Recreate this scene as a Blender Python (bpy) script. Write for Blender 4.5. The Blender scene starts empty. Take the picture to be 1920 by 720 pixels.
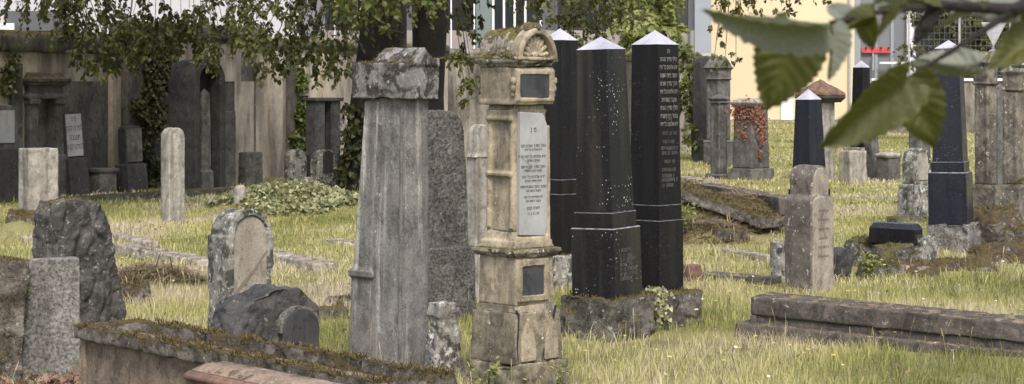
import bpy, bmesh, math, random
import numpy as np
from mathutils import Vector, Matrix, noise
from math import radians as R, sin, cos, pi

random.seed(7)
rng = np.random.default_rng(7)
SC = bpy.context.scene
COL = SC.collection
F, HY, H = 3822.0, 157.0, 1.95          # focal length in photo pixels, horizon row, eye height


def Xp(px, Y): return (px - 960.0) * Y / F
def Zp(py, Y): return H - (py - HY) * Y / F


# ------------------------------------------------------------------ terrain
MOUNDS = []   # (x, y, rx, ry, rot, h)


def mound(px, Y, rx, ry, rot, h): MOUNDS.append((Xp(px, Y), Y, rx, ry, R(rot), h))


mound(545, 31.0, 0.95, 0.8, 5, 0.34)       # ivy mound
mound(290, 19.6, 0.55, 0.45, -45, 0.17)    # brown grave mound left
mound(1370, 27.0, 1.05, 1.2, -40, 0.46)     # straw covered mound
mound(1335, 24.6, 0.42, 0.45, -40, 0.26)
mound(35, 25.5, 0.3, 0.3, 0, 0.22)
mound(1700, 22.3, 0.95, 0.5, 10, 0.14)
mound(1890, 23.5, 0.8, 0.6, 0, 0.20)


def gz(x, y):
    z = 0.026 * max(0.0, y - 45.0) if y < 95 else 1.3
    for (mx, my, rx, ry, ro, h) in MOUNDS:
        dx, dy = x - mx, y - my
        if abs(dx) > 4 or abs(dy) > 4: continue
        u = (dx * cos(ro) + dy * sin(ro)) / rx
        v = (-dx * sin(ro) + dy * cos(ro)) / ry
        z += h * math.exp(-(u * u + v * v) ** 1.3)
    if abs(x) < 40 and y < 100:
        z += 0.035 * noise.noise(Vector((x * 0.6, y * 0.6, 0))) + 0.012 * noise.noise(Vector((x * 3, y * 3, 4)))
    return z


# ------------------------------------------------------------------ materials
def newmat(name):
    m = bpy.data.materials.new(name); m.use_nodes = True
    nt = m.node_tree
    for n in list(nt.nodes): nt.nodes.remove(n)
    out = nt.nodes.new('ShaderNodeOutputMaterial')
    b = nt.nodes.new('ShaderNodeBsdfPrincipled')
    nt.links.new(b.outputs[0], out.inputs[0])
    return m, nt, b, out


class N:
    """tiny node helper"""
    def __init__(s, nt):
        s.nt = nt
        s.tc = nt.nodes.new('ShaderNodeTexCoord')
        s.geo = nt.nodes.new('ShaderNodeNewGeometry')
        s.oi = nt.nodes.new('ShaderNodeObjectInfo')
        ad = nt.nodes.new('ShaderNodeVectorMath'); ad.operation = 'MULTIPLY_ADD'
        cb = nt.nodes.new('ShaderNodeCombineXYZ')
        for i in range(3): nt.links.new(s.oi.outputs['Random'], cb.inputs[i])
        nt.links.new(cb.outputs[0], ad.inputs[0]); ad.inputs[1].default_value = (23, 17, 31)
        nt.links.new(s.tc.outputs['Object'], ad.inputs[2])
        s.co = ad.outputs[0]

    def lk(s, a, b): s.nt.links.new(a, b)

    def noise(s, scale, detail=4, rough=0.55, stretch=None, dist=0.0):
        n = s.nt.nodes.new('ShaderNodeTexNoise')
        n.inputs['Scale'].default_value = scale; n.inputs['Detail'].default_value = detail
        n.inputs['Roughness'].default_value = rough; n.inputs['Distortion'].default_value = dist
        if stretch:
            mp = s.nt.nodes.new('ShaderNodeMapping'); mp.inputs['Scale'].default_value = stretch
            s.lk(s.co, mp.inputs[0]); s.lk(mp.outputs[0], n.inputs['Vector'])
        else: s.lk(s.co, n.inputs['Vector'])
        return n.outputs['Fac']

    def voro(s, scale, feature='F1', out='Distance'):
        n = s.nt.nodes.new('ShaderNodeTexVoronoi'); n.feature = feature
        n.inputs['Scale'].default_value = scale
        s.lk(s.co, n.inputs['Vector']); return n.outputs[out]

    def rng(s, v, a, b, c=0.0, d=1.0):
        n = s.nt.nodes.new('ShaderNodeMapRange'); n.clamp = True
        n.inputs[1].default_value = a; n.inputs[2].default_value = b
        n.inputs[3].default_value = c; n.inputs[4].default_value = d
        s.lk(v, n.inputs[0]); return n.outputs[0]

    def math(s, op, a, b=None):
        n = s.nt.nodes.new('ShaderNodeMath'); n.operation = op
        for i, v in enumerate((a, b)):
            if v is None: continue
            if isinstance(v, (int, float)): n.inputs[i].default_value = v
            else: s.lk(v, n.inputs[i])
        return n.outputs[0]

    def mix(s, fac, a, b, mode='MIX'):
        n = s.nt.nodes.new('ShaderNodeMix'); n.data_type = 'RGBA'; n.blend_type = mode
        for sock, v in ((n.inputs[0], fac), (n.inputs[6], a), (n.inputs[7], b)):
            if isinstance(v, (int, float)): sock.default_value = v
            elif isinstance(v, tuple): sock.default_value = (*v, 1) if len(v) == 3 else v
            else: s.lk(v, sock)
        return n.outputs[2]

    def bump(s, h, dist, strength=1.0, prev=None):
        n = s.nt.nodes.new('ShaderNodeBump'); n.inputs['Distance'].default_value = dist
        n.inputs['Strength'].default_value = strength
        s.lk(h, n.inputs['Height'])
        if prev is not None: s.lk(prev, n.inputs['Normal'])
        return n.outputs[0]


def stone(name, c1, c2, dark=None, dark_amt=0.0, streak=0.0, streakcol=(.06, .055, .05), lich=0.0,
          lichcol=(.55, .56, .52), moss=0.0, mosscol=(.085, .075, .022), moss2=(.05, .032, .015),
          grain=0.25, grain_s=70, scale=3.0, bump=0.006, rough=0.88, spec=0.35, lich_s=16,
          pale_streak=0.0, sfreq=(9, 9, .5), slo=.47, shi=.64, grime=.55, sidemoss=0.0):
    m, nt, b, _ = newmat(name); k = N(nt)
    c = k.mix(k.rng(k.noise(scale, 5, .6), .34, .66), c1, c2)
    if pale_streak:
        f = k.rng(k.noise(1.0, 5, .6, (11, 11, .55)), .55, .68, 0, pale_streak)
        c = k.mix(f, c, (.55, .53, .48))
    if streak:
        f = k.rng(k.noise(1.0, 6, .62, sfreq, .25), slo, shi, 0, streak)
        c = k.mix(f, c, streakcol)
    if dark_amt:
        f = k.rng(k.noise(scale * 1.7 + 1, 9, .72, dist=.4), .49, .545, 0, dark_amt)
        c = k.mix(f, c, dark or (.03, .028, .026))
    f = k.rng(k.noise(1.0, 8, .72, (10, 10, 6), .6), .50, .60, 0, grime)
    c = k.mix(f, c, (.35, .34, .33), 'MULTIPLY')
    f = k.rng(k.noise(38, 3, .6), .30, .36, grime * 1.2, 0)
    c = k.mix(f, c, (.3, .29, .28), 'MULTIPLY')
    g = k.rng(k.noise(grain_s, 3, .7), .3, .7, 1 - grain, 1 + grain)
    gg = nt.nodes.new('ShaderNodeCombineColor')
    for i in range(3): k.lk(g, gg.inputs[i])
    c = k.mix(1.0, c, gg.outputs[0], 'MULTIPLY')
    if lich:
        f = k.rng(k.noise(lich_s, 6, .72), .68 - .16 * lich, .72 - .14 * lich, 0, .9)
        c = k.mix(f, c, lichcol)
        f = k.rng(k.voro(lich_s * 2.2), .16, .08, 0, .8)
        sel = k.rng(k.noise(5, 3), .52, .6)
        c = k.mix(k.math('MULTIPLY', f, sel), c, lichcol)
    hb = k.noise(22, 8, .65)
    nrm = k.bump(hb, bump, .8)
    nrm = k.bump(k.noise(120, 3, .6), bump * .35, .7, nrm)
    if moss:
        sep = nt.nodes.new('ShaderNodeSeparateXYZ'); k.lk(k.geo.outputs['Normal'], sep.inputs[0])
        up = k.rng(sep.outputs[2], .15, .8)
        mn = k.noise(9, 7, .68)
        s_ = k.math('ADD', k.math('ADD', k.math('MULTIPLY', up, .5 * moss + .1), sidemoss), k.math('MULTIPLY', mn, .9))
        f = k.rng(s_, .78, .86)
        mc = k.mix(k.rng(k.noise(6, 5), .4, .6), mosscol, moss2)
        mc = k.mix(k.rng(k.noise(60, 4), .35, .65, 0, .6), mc, (mosscol[0] * 1.9, mosscol[1] * 1.9, mosscol[2] * 1.6))
        c = k.mix(f, c, mc)
        nrm = k.bump(k.math('MULTIPLY', f, k.rng(k.noise(75, 5, .7), .2, .8, .4, 1)), .02, 1, nrm)
    k.lk(c, b.inputs['Base Color']); k.lk(nrm, b.inputs['Normal'])
    b.inputs['Roughness'].default_value = rough
    b.inputs['Specular IOR Level'].default_value = spec
    return m


def polished(name, base=(.007, .007, .009), rough=.20, speck=.12, haze=.18, hazecol=(.05, .047, .042), top=False):
    m, nt, b, _ = newmat(name); k = N(nt)
    c = k.mix(k.rng(k.noise(90, 3), .45, .7), base, tuple(v * 2.2 for v in base))
    f = k.rng(k.noise(1, 5, .6, (7, 7, .45)), .45, .7, 0, haze)
    c = k.mix(f, c, hazecol)
    f = k.math('MULTIPLY', k.rng(k.math('ADD', k.voro(38), k.math('MULTIPLY', k.noise(19, 3), .35)), .355, .30, 0, 1), k.rng(k.noise(2.3, 6, .65), .52, .58, 0, speck))
    c = k.mix(f, c, (.55, .55, .53))
    b.inputs['Specular IOR Level'].default_value = .2
    k.lk(c, b.inputs['Base Color'])
    r = k.rng(k.noise(4, 5), .3, .7, rough * .8, rough * 1.6)
    k.lk(r, b.inputs['Roughness'])
    k.lk(k.bump(k.noise(6, 3), .001, .4), b.inputs['Normal'])
    return m


def flat(name, col, rough=.7, metal=0, var=.12, scale=6, emit=None):
    m, nt, b, _ = newmat(name); k = N(nt)
    c = k.mix(k.rng(k.noise(scale, 5), .3, .7), tuple(v * (1 - var) for v in col), tuple(min(1, v * (1 + var)) for v in col))
    k.lk(c, b.inputs['Base Color']); b.inputs['Roughness'].default_value = rough
    b.inputs['Metallic'].default_value = metal
    return m


def leafmat(name, c1, c2, trans=.45, rough=.5, attr=True, tcol=None, spec=.3):
    m = bpy.data.materials.new(name); m.use_nodes = True; nt = m.node_tree
    for n in list(nt.nodes): nt.nodes.remove(n)
    out = nt.nodes.new('ShaderNodeOutputMaterial')
    b = nt.nodes.new('ShaderNodeBsdfPrincipled'); t = nt.nodes.new('ShaderNodeBsdfTranslucent')
    mx = nt.nodes.new('ShaderNodeMixShader'); mx.inputs[0].default_value = trans
    k = N(nt)
    at = nt.nodes.new('ShaderNodeAttribute'); at.attribute_name = 'tint'
    c = k.mix(at.outputs['Fac'], c1, c2) if attr else k.mix(k.rng(k.noise(7, 4), .35, .65), c1, c2)
    k.lk(c, b.inputs['Base Color'])
    if tcol: t.inputs[0].default_value = (*tcol, 1)
    else: k.lk(k.mix(1.0, c, (1.5, 1.5, .7), 'MULTIPLY'), t.inputs[0])
    b.inputs['Roughness'].default_value = rough; b.inputs['Specular IOR Level'].default_value = spec
    k.lk(b.outputs[0], mx.inputs[1]); k.lk(t.outputs[0], mx.inputs[2]); k.lk(mx.outputs[0], out.inputs[0])
    return m


M = {}
M['grey'] = stone('grey_sandstone', (.20, .193, .18), (.115, .11, .105), streak=.45, streakcol=(.06, .057, .055), lich=.12, pale_streak=.55, grain=.3)
M['greycap'] = stone('grey_lichen_cap', (.22, .215, .205), (.13, .125, .12), dark_amt=.95, dark=(.035, .027, .026), lich=.5, lichcol=(.36, .37, .34), moss=.45, mosscol=(.15, .12, .035), bump=.012)
M['sand'] = stone('warm_sandstone', (.38, .325, .235), (.24, .20, .14), streak=.65, sfreq=(7, 7, 1.0), streakcol=(.10, .09, .065), dark_amt=.25, dark=(.07, .06, .05), lich=.1, moss=.2, scale=3.2, grain=.16)
M['sandcap'] = stone('sandstone_roof', (.29, .265, .215), (.14, .125, .095), dark_amt=.85, dark=(.045, .04, .032), lich=.6, moss=.75, sidemoss=.08, mosscol=(.12, .11, .03), bump=.014)
M['sanddark'] = stone('damp_sandstone', (.26, .225, .16), (.15, .13, .095), streak=.4, dark_amt=.6, dark=(.055, .05, .038), lich=.15, moss=.5, mosscol=(.09, .09, .03))
M['marble'] = stone('pale_tablet', (.33, .335, .335), (.27, .275, .275), streak=.25, streakcol=(.16, .165, .165), bump=.001, grain=.05, rough=.5, grime=.15)
M['slate'] = stone('dark_slate_plate', (.035, .036, .04), (.055, .055, .058), streak=.3, streakcol=(.1, .1, .1), bump=.002, grain=.1, rough=.5)
M['black'] = polished('black_granite')
M['blacks'] = polished('black_granite_spotted', (.010, .010, .011), .26, .9, .5, (.06, .054, .044))
M['blackblue'] = polished('dark_blue_granite', (.012, .013, .018), .25, .2, .2, (.05, .053, .06))
M['cap'] = stone('pale_granite_cap', (.40, .40, .44), (.31, .31, .35), grain=.08, bump=.001, rough=.4, spec=.5, grime=.25)  # pale lavender grey, much lighter than the black shafts
M['mossy'] = stone('mossy_plinth', (.16, .15, .13), (.075, .07, .06), dark_amt=.6, dark=(.03, .028, .024), lich=.55, lichcol=(.36, .35, .31), moss=.9, sidemoss=.2, mosscol=(.075, .068, .025), moss2=(.075, .055, .03), bump=.03)
M['rock'] = stone('rough_dark_rock', (.075, .073, .072), (.03, .03, .031), lich=.35, lichcol=(.27, .26, .23), moss=.3, bump=.018, lich_s=26)
M['bark_like'] = stone('carved_dark_stone', (.11, .105, .098), (.04, .038, .036), dark_amt=.6, lich=.55, lichcol=(.27, .26, .22), moss=.55, mosscol=(.15, .135, .045), bump=.022, lich_s=30)
M['granite'] = stone('speckled_granite', (.175, .17, .155), (.11, .107, .098), grain=.75, grain_s=55, lich=.3, lich_s=34, lichcol=(.36, .35, .31), streak=.35, bump=.012)
M['granited'] = stone('dark_speckled_granite', (.10, .096, .086), (.045, .043, .04), grain=.9, grain_s=46, lich=.35, lich_s=40, lichcol=(.25, .24, .20), bump=.016)
M['pale'] = stone('pale_sandstone', (.38, .355, .31), (.25, .235, .20), streak=.8, sfreq=(7, 7, .4), streakcol=(.13, .115, .095), dark_amt=.25, dark=(.08, .07, .06), lich=.15, grain=.15)
M['brown'] = stone('brown_stone', (.15, .13, .11), (.095, .083, .073), streak=.4, lich=.5, moss=.35, mosscol=(.14, .13, .07), lichcol=(.42, .44, .40), dark_amt=.3, dark=(.06, .05, .042))
M['paleface'] = stone('pale_face', (.30, .27, .22), (.20, .18, .145), streak=.55, streakcol=(.14, .12, .1), bump=.004)
M['lichen'] = stone('lichened_stone', (.30, .29, .255), (.12, .115, .10), dark_amt=.85, dark=(.035, .033, .03), lich=.75, lichcol=(.44, .45, .41), moss=.3, bump=.012)
M['ledger'] = stone('mossy_ledger_lid', (.20, .18, .155), (.085, .075, .062), dark_amt=.6, dark=(.035, .03, .022), lich=.4, lichcol=(.42, .37, .32), moss=.9, sidemoss=.26, mosscol=(.075, .058, .024), moss2=(.06, .04, .024), bump=.03)
M['redstone'] = stone('red_sandstone', (.17, .095, .07), (.12, .07, .055), streak=.3, dark_amt=.25, lich=.1, moss=.0, bump=.004)
M['redtop'] = stone('red_sandstone_top', (.25, .19, .135), (.15, .105, .08), dark_amt=.25, lich=.1, moss=.32, mosscol=(.15, .115, .035), bump=.005)
M['ledgerbody'] = stone('ledger_body', (.23, .185, .14), (.15, .11, .085), streak=.3, dark_amt=.35, lich=.35, lichcol=(.30, .28, .23), moss=.2)
M['colm'] = stone('mottled_column_stone', (.25, .22, .175), (.12, .108, .088), streak=.5, streakcol=(.05, .046, .04), sfreq=(6, 6, 1.2), dark_amt=.6, dark=(.05, .045, .038), lich=.4, moss=.5, sidemoss=.05, mosscol=(.08, .075, .03), bump=.012)
M['slab'] = stone('weathered_ledger', (.115, .10, .085), (.06, .052, .045), streak=.3, dark_amt=.4, lich=.35, lichcol=(.35, .30, .26), moss=.5, mosscol=(.17, .125, .075), moss2=(.27, .21, .17), bump=.014)
M['slabpale'] = stone('pale_fallen_slab', (.36, .32, .27), (.22, .19, .155), dark_amt=.5, dark=(.09, .08, .06), lich=.5, moss=.4, mosscol=(.12, .10, .04), bump=.014)
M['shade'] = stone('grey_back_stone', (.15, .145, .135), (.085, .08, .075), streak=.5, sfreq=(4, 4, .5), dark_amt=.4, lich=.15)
M['shadedark'] = stone('dark_shaded_back_stone', (.03, .03, .03), (.05, .048, .045), streak=.3, lich=.08)  # near-black stone; also stands for shade in niches and slots
M['ivyrust'] = stone('rusty_roof', (.17, .10, .065), (.10, .07, .05), lich=.4, lichcol=(.3, .22, .16), dark_amt=.4)
M['wall'] = stone('old_plaster_wall', (.50, .44, .355), (.34, .30, .24), grime=.2, streak=.8, streakcol=(.12, .105, .085), dark_amt=.18, dark=(.075, .065, .055), scale=.55, grain=.1, grain_s=30, sfreq=(1.6, 1.6, .28), slo=.46, shi=.6)
M['walld'] = stone('sooty_plaster_wall', (.18, .165, .14), (.095, .086, .073), streak=.6, streakcol=(.035, .032, .03), dark_amt=.5, scale=.7, grain=.2, grain_s=30, lich=.12, sfreq=(1.6, 1.6, .3))
M['coping'] = stone('sooty_coping', (.085, .078, .07), (.045, .04, .037), streak=.7, streakcol=(.16, .15, .13), sfreq=(2.5, 2.5, .6), moss=.75, mosscol=(.14, .12, .04), scale=1.5)
M['wallr'] = stone('weathered_wall_right', (.30, .27, .22), (.17, .15, .125), streak=.9, streakcol=(.06, .055, .05), scale=.6, lich=.1, sfreq=(2, 2, .3))
M['bark'] = stone('tree_bark', (.035, .029, .024), (.018, .015, .013), streak=.6, streakcol=(.009, .008, .007), bump=.03)
M['twig'] = flat('twig_bark', (.05, .04, .03))
M['render'] = flat('grey_render', (.40, .395, .42), var=.04, scale=.6)
M['darkpanel'] = flat('dark_grey_cladding', (.075, .08, .09), rough=.5, var=.05)
M['bluepier'] = flat('blue_grey_pier', (.24, .265, .30), var=.05, scale=.8)
M['teal'] = flat('teal_grey_panel', (.13, .165, .165), var=.06, scale=.8)
M['frame'] = flat('white_frame', (.66, .66, .68), rough=.4, var=.03)
M['cream'] = flat('cream_render', (.60, .50, .335), var=.04, scale=.5)
M['plinthpink'] = flat('grey_pink_plinth', (.24, .215, .205), var=.15, scale=1.5)
M['metal'] = flat('galvanised_metal', (.42, .43, .45), rough=.4, metal=.6)
M['wire'] = flat('dull_wire', (.16, .165, .17), rough=.6)
M['red'] = flat('red_lettering', (.55, .06, .07), rough=.5)
M['blk'] = flat('black_paint', (.02, .02, .02))
M['ink'] = flat('carved_ink', (.06, .06, .06))
M['gild'] = flat('pale_lettering', (.20, .195, .18), var=.5, scale=25)
M['gild2'] = flat('faded_lettering', (.055, .055, .052), var=.5, scale=25)
M['edge'] = flat('pale_trim_line', (.15, .15, .155), var=.6, scale=14)  # thin light grey lines along the tops of the obelisk bases
M['carve'] = flat('brown_line', (.15, .125, .10))  # plain brown for cracks and carved letters
mg, nt_, b_, _o = newmat('window_glass')
b_.inputs['Base Color'].default_value = (.02, .025, .028, 1); b_.inputs['Roughness'].default_value = .08
b_.inputs['Specular IOR Level'].default_value = .7
M['glass'] = mg
mg, nt_, b_, _o = newmat('shop_glass')
b_.inputs['Base Color'].default_value = (.17, .18, .20, 1); b_.inputs['Roughness'].default_value = .12
M['shopglass'] = mg


# ------------------------------------------------------------------ mesh helpers
def link(name, me, mat, parent=None, loc=None, rot=None):
    o = bpy.data.objects.new(name, me); COL.objects.link(o)
    if mat: me.materials.append(mat)
    if parent: o.parent = parent
    if loc is not None: o.location = loc
    if rot is not None: o.rotation_euler = rot
    return o


def tag(o, label=None, cat=None, group=None, kind=None):
    if label: o['label'] = label
    if cat:
        o['category'] = cat
        if not kind: o['kind'] = 'thing'
    if group: o['group'] = group
    if kind: o['kind'] = kind
    return o


def empty(name, loc, rot, label, cat, group=None):
    o = bpy.data.objects.new(name, None); COL.objects.link(o)
    o.location = loc; o.rotation_euler = rot; o.empty_display_size = .1
    return tag(o, label, cat, group)


def fr(bm, w, d, z0, z1, w2=None, d2=None, cx=0, cy=0, cx2=None, cy2=None):
    """frustum of rectangular section"""
    w2 = w if w2 is None else w2; d2 = d if d2 is None else d2
    cx2 = cx if cx2 is None else cx2; cy2 = cy if cy2 is None else cy2
    vs = []
    for (z, a, b, x, y) in ((z0, w, d, cx, cy), (z1, w2, d2, cx2, cy2)):
        for sx, sy in ((-1, -1), (1, -1), (1, 1), (-1, 1)):
            vs.append(bm.verts.new((x + sx * a / 2, y + sy * b / 2, z)))
    for f in ((3, 2, 1, 0), (4, 5, 6, 7), (0, 1, 5, 4), (1, 2, 6, 5), (2, 3, 7, 6), (3, 0, 4, 7)):
        bm.faces.new([vs[i] for i in f])


def pyr(bm, w, d, z0, z1, cx=0, cy=0):
    vs = [bm.verts.new((cx + sx * w / 2, cy + sy * d / 2, z0)) for sx, sy in ((-1, -1), (1, -1), (1, 1), (-1, 1))]
    t = bm.verts.new((cx, cy, z1))
    bm.faces.new(vs[::-1])
    for i in range(4): bm.faces.new((vs[i], vs[(i + 1) % 4], t))


def prism(bm, pts, y0, y1, axis='y'):
    """outline (x,z) extruded along y (or (y,z) along x)"""
    def P(a, t, z): return (a, t, z) if axis == 'y' else (t, a, z)
    n = len(pts)
    A = [bm.verts.new(P(p[0], y0, p[1])) for p in pts]
    B = [bm.verts.new(P(p[0], y1, p[1])) for p in pts]
    bm.faces.new(A); bm.faces.new(B[::-1])
    for i in range(n): bm.faces.new((A[(i + 1) % n], A[i], B[i], B[(i + 1) % n]))
    bmesh.ops.recalc_face_normals(bm, faces=bm.faces)


def archpts(w, z0, zs, zt, n=14, sh=0.0):
    """outline with an arched top, shoulders of width sh"""
    p = [(-w / 2, z0), (w / 2, z0), (w / 2, zs)]
    r = w / 2 - sh
    for i in range(n + 1):
        a = pi * i / n
        p.append((r * cos(a), zs + (zt - zs) * sin(a)))
    p.append((-w / 2, zs))
    if sh == 0: p = p[:2] + p[3:-1]
    return p


def tube(bm, pts, rad, n=8, cap=True):
    rings = []
    for i, p in enumerate(pts):
        p = Vector(p)
        d = (Vector(pts[min(i + 1, len(pts) - 1)]) - Vector(pts[max(i - 1, 0)])).normalized()
        u = d.orthogonal().normalized() if i == 0 else (u - d * u.dot(d)).normalized()
        v = d.cross(u)
        r = rad[i] if isinstance(rad, (list, tuple)) else rad
        rings.append([bm.verts.new(p + (u * cos(2 * pi * k / n) + v * sin(2 * pi * k / n)) * r) for k in range(n)])
    for a, b in zip(rings, rings[1:]):
        for k in range(n): bm.faces.new((a[k], a[(k + 1) % n], b[(k + 1) % n], b[k]))
    if cap:
        bm.faces.new(rings[0][::-1]); bm.faces.new(rings[-1])


def lathe(bm, prof, n=20, cx=0, cy=0):
    rings = [[bm.verts.new((cx + r * cos(2 * pi * k / n), cy + r * sin(2 * pi * k / n), z)) for k in range(n)] for r, z in prof]
    for a, b in zip(rings, rings[1:]):
        for k in range(n): bm.faces.new((a[k], a[(k + 1) % n], b[(k + 1) % n], b[k]))
    bm.faces.new(rings[0][::-1]); bm.faces.new(rings[-1])


def blob(bm, r, c, sq=(1, 1, 1), seg=3):
    ret = bmesh.ops.create_icosphere(bm, subdivisions=seg, radius=r)
    for v in ret['verts']: v.co = Vector((v.co.x * sq[0] + c[0], v.co.y * sq[1] + c[1], v.co.z * sq[2] + c[2]))


SEED = [0]


def fin(name, bm, mat, parent=None, loc=None, rot=None, vox=None, amp=.004, freq=7, cell=0, cfreq=12, bev=.004, chip=0.0):
    """link a bmesh; vox: fuse it into one weathered solid of that voxel size and wear it"""
    SEED[0] += 1
    me = bpy.data.meshes.new(name)
    bmesh.ops.recalc_face_normals(bm, faces=bm.faces)
    bm.to_mesh(me); bm.free()
    if vox:
        t = bpy.data.objects.new('tmp', me); COL.objects.link(t)
        md = t.modifiers.new('r', 'REMESH'); md.mode = 'VOXEL'; md.voxel_size = vox; md.use_smooth_shade = True
        dg = bpy.context.evaluated_depsgraph_get()
        m2 = bpy.data.meshes.new_from_object(t.evaluated_get(dg), depsgraph=dg)
        bpy.data.objects.remove(t); bpy.data.meshes.remove(me); me = m2; me.name = name
        off = Vector((SEED[0] * 3.7, SEED[0] * 1.3, 0))
        n = len(me.vertices)
        co = np.empty(n * 3, np.float32); me.vertices.foreach_get('co', co); co = co.reshape(-1, 3)
        no = np.array([tuple(x.vector) for x in me.vertex_normals], np.float32)
        d = np.empty(n, np.float32)
        fn, vo = noise.fractal, noise.voronoi
        for i in range(n):
            p = Vector((float(co[i, 0]), float(co[i, 1]), float(co[i, 2])))
            q = p * freq + off
            h = amp * fn(q, 1.0, 2.1, 4)
            if chip:
                c_ = fn(p * 4.5 + off, 1.0, 2.0, 3)
                if c_ > .35: h -= chip * min(1, (c_ - .35) * 4)
            if cell:
                dd = vo(Vector((p.x * cfreq, p.y * cfreq, p.z * cfreq * .5)) + off + Vector((.3 * fn(q * .5, 1, 2, 2),) * 3))[0]
                h += cell * (min(1, (dd[1] - dd[0]) * 2.4) - .6)
            d[i] = h
        co += no * d[:, None]
        me.vertices.foreach_set('co', co.ravel()); me.update()
        o = link(name, me, mat, parent, loc, rot)
    else:
        o = link(name, me, mat, parent, loc, rot)
        if bev:
            b = o.modifiers.new('bevel', 'BEVEL'); b.width = bev; b.segments = 2; b.limit_method = 'ANGLE'; b.angle_limit = R(25)
            b.harden_normals = False
    return o


FOOT = []   # footprints where no grass grows: (x, y, w, d, rot)


def foot(x, y, w, d, rz): FOOT.append((x, y, w, d, rz))


class Mon:
    """a monument: an empty at its base; s = photo pixels per metre there"""
    def __init__(s, name, label, cat, px, Y, rz, lean=(0, 0), group=None, fp=(.4, .4), z0=None, X=None):
        s.x = Xp(px, Y) if X is None else X; s.Y = Y; s.z0 = gz(s.x, Y) if z0 is None else z0; s.s = F / Y
        s.rz = R(rz)
        # lean: (toward picture right, toward camera) in degrees
        rot = (Matrix.Rotation(R(lean[0]), 3, 'Y') @ Matrix.Rotation(R(lean[1]), 3, 'X') @ Matrix.Rotation(s.rz, 3, 'Z')).to_euler()
        s.root = empty(name, (s.x, Y, s.z0), rot, label, cat, group)
        if fp: foot(s.x, Y, fp[0], fp[1], s.rz)

    def z(s, py): return Zp(py, s.Y) - s.z0

    def part(s, name, mat, build, vox=None, parent=None, **k):
        bm = bmesh.new(); build(bm)
        return fin(name, bm, M[mat] if isinstance(mat, str) else mat, parent or s.root, vox=vox, **k)


def text_obj(name, body, size, mat, parent, loc, rot, extrude=.0015, sx=1.0, align='CENTER', line=1.0):
    cu = bpy.data.curves.new(name, 'FONT'); cu.body = body; cu.size = size; cu.extrude = extrude
    cu.align_x = align; cu.space_line = line
    t = bpy.data.objects.new('tmp', cu); COL.objects.link(t)
    dg = bpy.context.evaluated_depsgraph_get()
    me = bpy.data.meshes.new_from_object(t.evaluated_get(dg), depsgraph=dg)
    bpy.data.objects.remove(t)
    me.materials.clear()
    o = link(name, me, mat, parent, loc, rot); o.scale = (sx, 1, 1)
    return o


HEB = ['פ נ', 'איש תם וישר', 'הולך בדרך טובים', 'ירא אלהים כל ימיו', 'ועוסק בצדקה', 'נפטר ביום השבת', 'ונקבר בשם טוב', 'לפרט קטן', 'תנצבה']

# ------------------------------------------------------------------ main grey pillar with gabled cap
m = Mon('pillar_gravestone', 'tall grey pillar gravestone with gabled lichened cap, nearest in the middle left', 'gravestone', 733, 13.9, 50, (.9, 0), fp=(.42, .6))
zt = m.z(183)
m.part('shaft', 'grey', lambda bm: (fr(bm, .285, .46, -.15, zt, .265, .34, cx=0, cy=0, cy2=-.02),), vox=.011, amp=.004, chip=.004)
m.part('rear_pilaster', 'grey', lambda bm: (fr(bm, .33, .20, -.15, m.z(520), .32, .185, cy=.155, cy2=.145),
                                          fr(bm, .36, .215, m.z(520), m.z(508), cy=.145), fr(bm, .345, .20, m.z(508), m.z(502), .31, .18, cy=.145),
                                          fr(bm, .30, .165, m.z(502), m.z(190), .272, .13, cy=.145, cy2=.09)), vox=.009, amp=.003)
m.part('corner_rib', 'grey', lambda bm: fr(bm, .022, .022, -.1, zt, .018, .018, cx=-.141, cy=-.215, cx2=-.132, cy2=-.185), vox=None, bev=.006)
cz0, cz1 = m.z(185), m.z(117)
gp = [(-.19, cz0), (.19, cz0), (.19, cz1 - .04), (.12, cz1 - .03), (0, m.z(88)), (-.12, cz1 - .03), (-.19, cz1 - .04)]


def capb(bm):
    fr(bm, .37, .47, cz0, cz1 - .005)
    prism(bm, [(-.125, cz1 - .02), (.165, cz1 - .02), (.02, m.z(88))], -.25, .12)
    fr(bm, .07, .06, cz1 - .02, cz1 + .035, .06, .05, cx=.17, cy=-.20)
m.part('cap', 'greycap', capb, vox=.009, amp=.005, freq=11, chip=.012)

# ------------------------------------------------------------------ sandstone monument with shell gable
m = Mon('sandstone_monument', 'tall ornate sandstone monument with shell gable and pale marble inscription tablet', 'monument', 968, 13.1, 42, (0, 0), fp=(.62, .62))
z = m.z
m.part('rough_plinth', 'sanddark', lambda bm: fr(bm, .50, .50, -.15, z(672), .47, .48), vox=.012, amp=.016, freq=6, chip=.03)


def die(bm):
    fr(bm, .40, .44, z(672) - .01, z(580), .39, .42)
    fr(bm, .36, .40, z(580), z(566), .34, .36)
m.part('lower_die', 'sanddark', die, vox=.009, amp=.006, freq=5, chip=.008)
# pointed relief leaves on the cracked front of the lower die
for sx in (-.1, .1):
    def relief(bm, sx=sx):
        pts = [(sx - .062, z(668)), (sx + .062, z(668)), (sx + .058, z(635)), (sx + .03, z(605)), (sx, z(588)), (sx - .03, z(605)), (sx - .058, z(635))]
        prism(bm, pts, -.232, -.20)
    m.part('pointed_relief', 'sand', relief, vox=.007, amp=.005)
def crack(bm):
    pts = [(-.196, z(572)), (-.17, z(580)), (-.175, z(610)), (-.185, z(640)), (-.178, z(668)), (-.186, z(668)), (-.193, z(640)), (-.184, z(610)), (-.180, z(582)), (-.2, z(576))]
    prism(bm, pts, -.2215, -.21)
    pts = [(.15, z(570)), (.12, z(600)), (.08, z(620)), (.03, z(668)), (.018, z(668)), (.07, z(620)), (.108, z(598)), (.14, z(570))]
    prism(bm, [(a, b) for a, b in pts], -.2235, -.21)
m.part('crack', 'blk', crack, bev=0)
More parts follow.
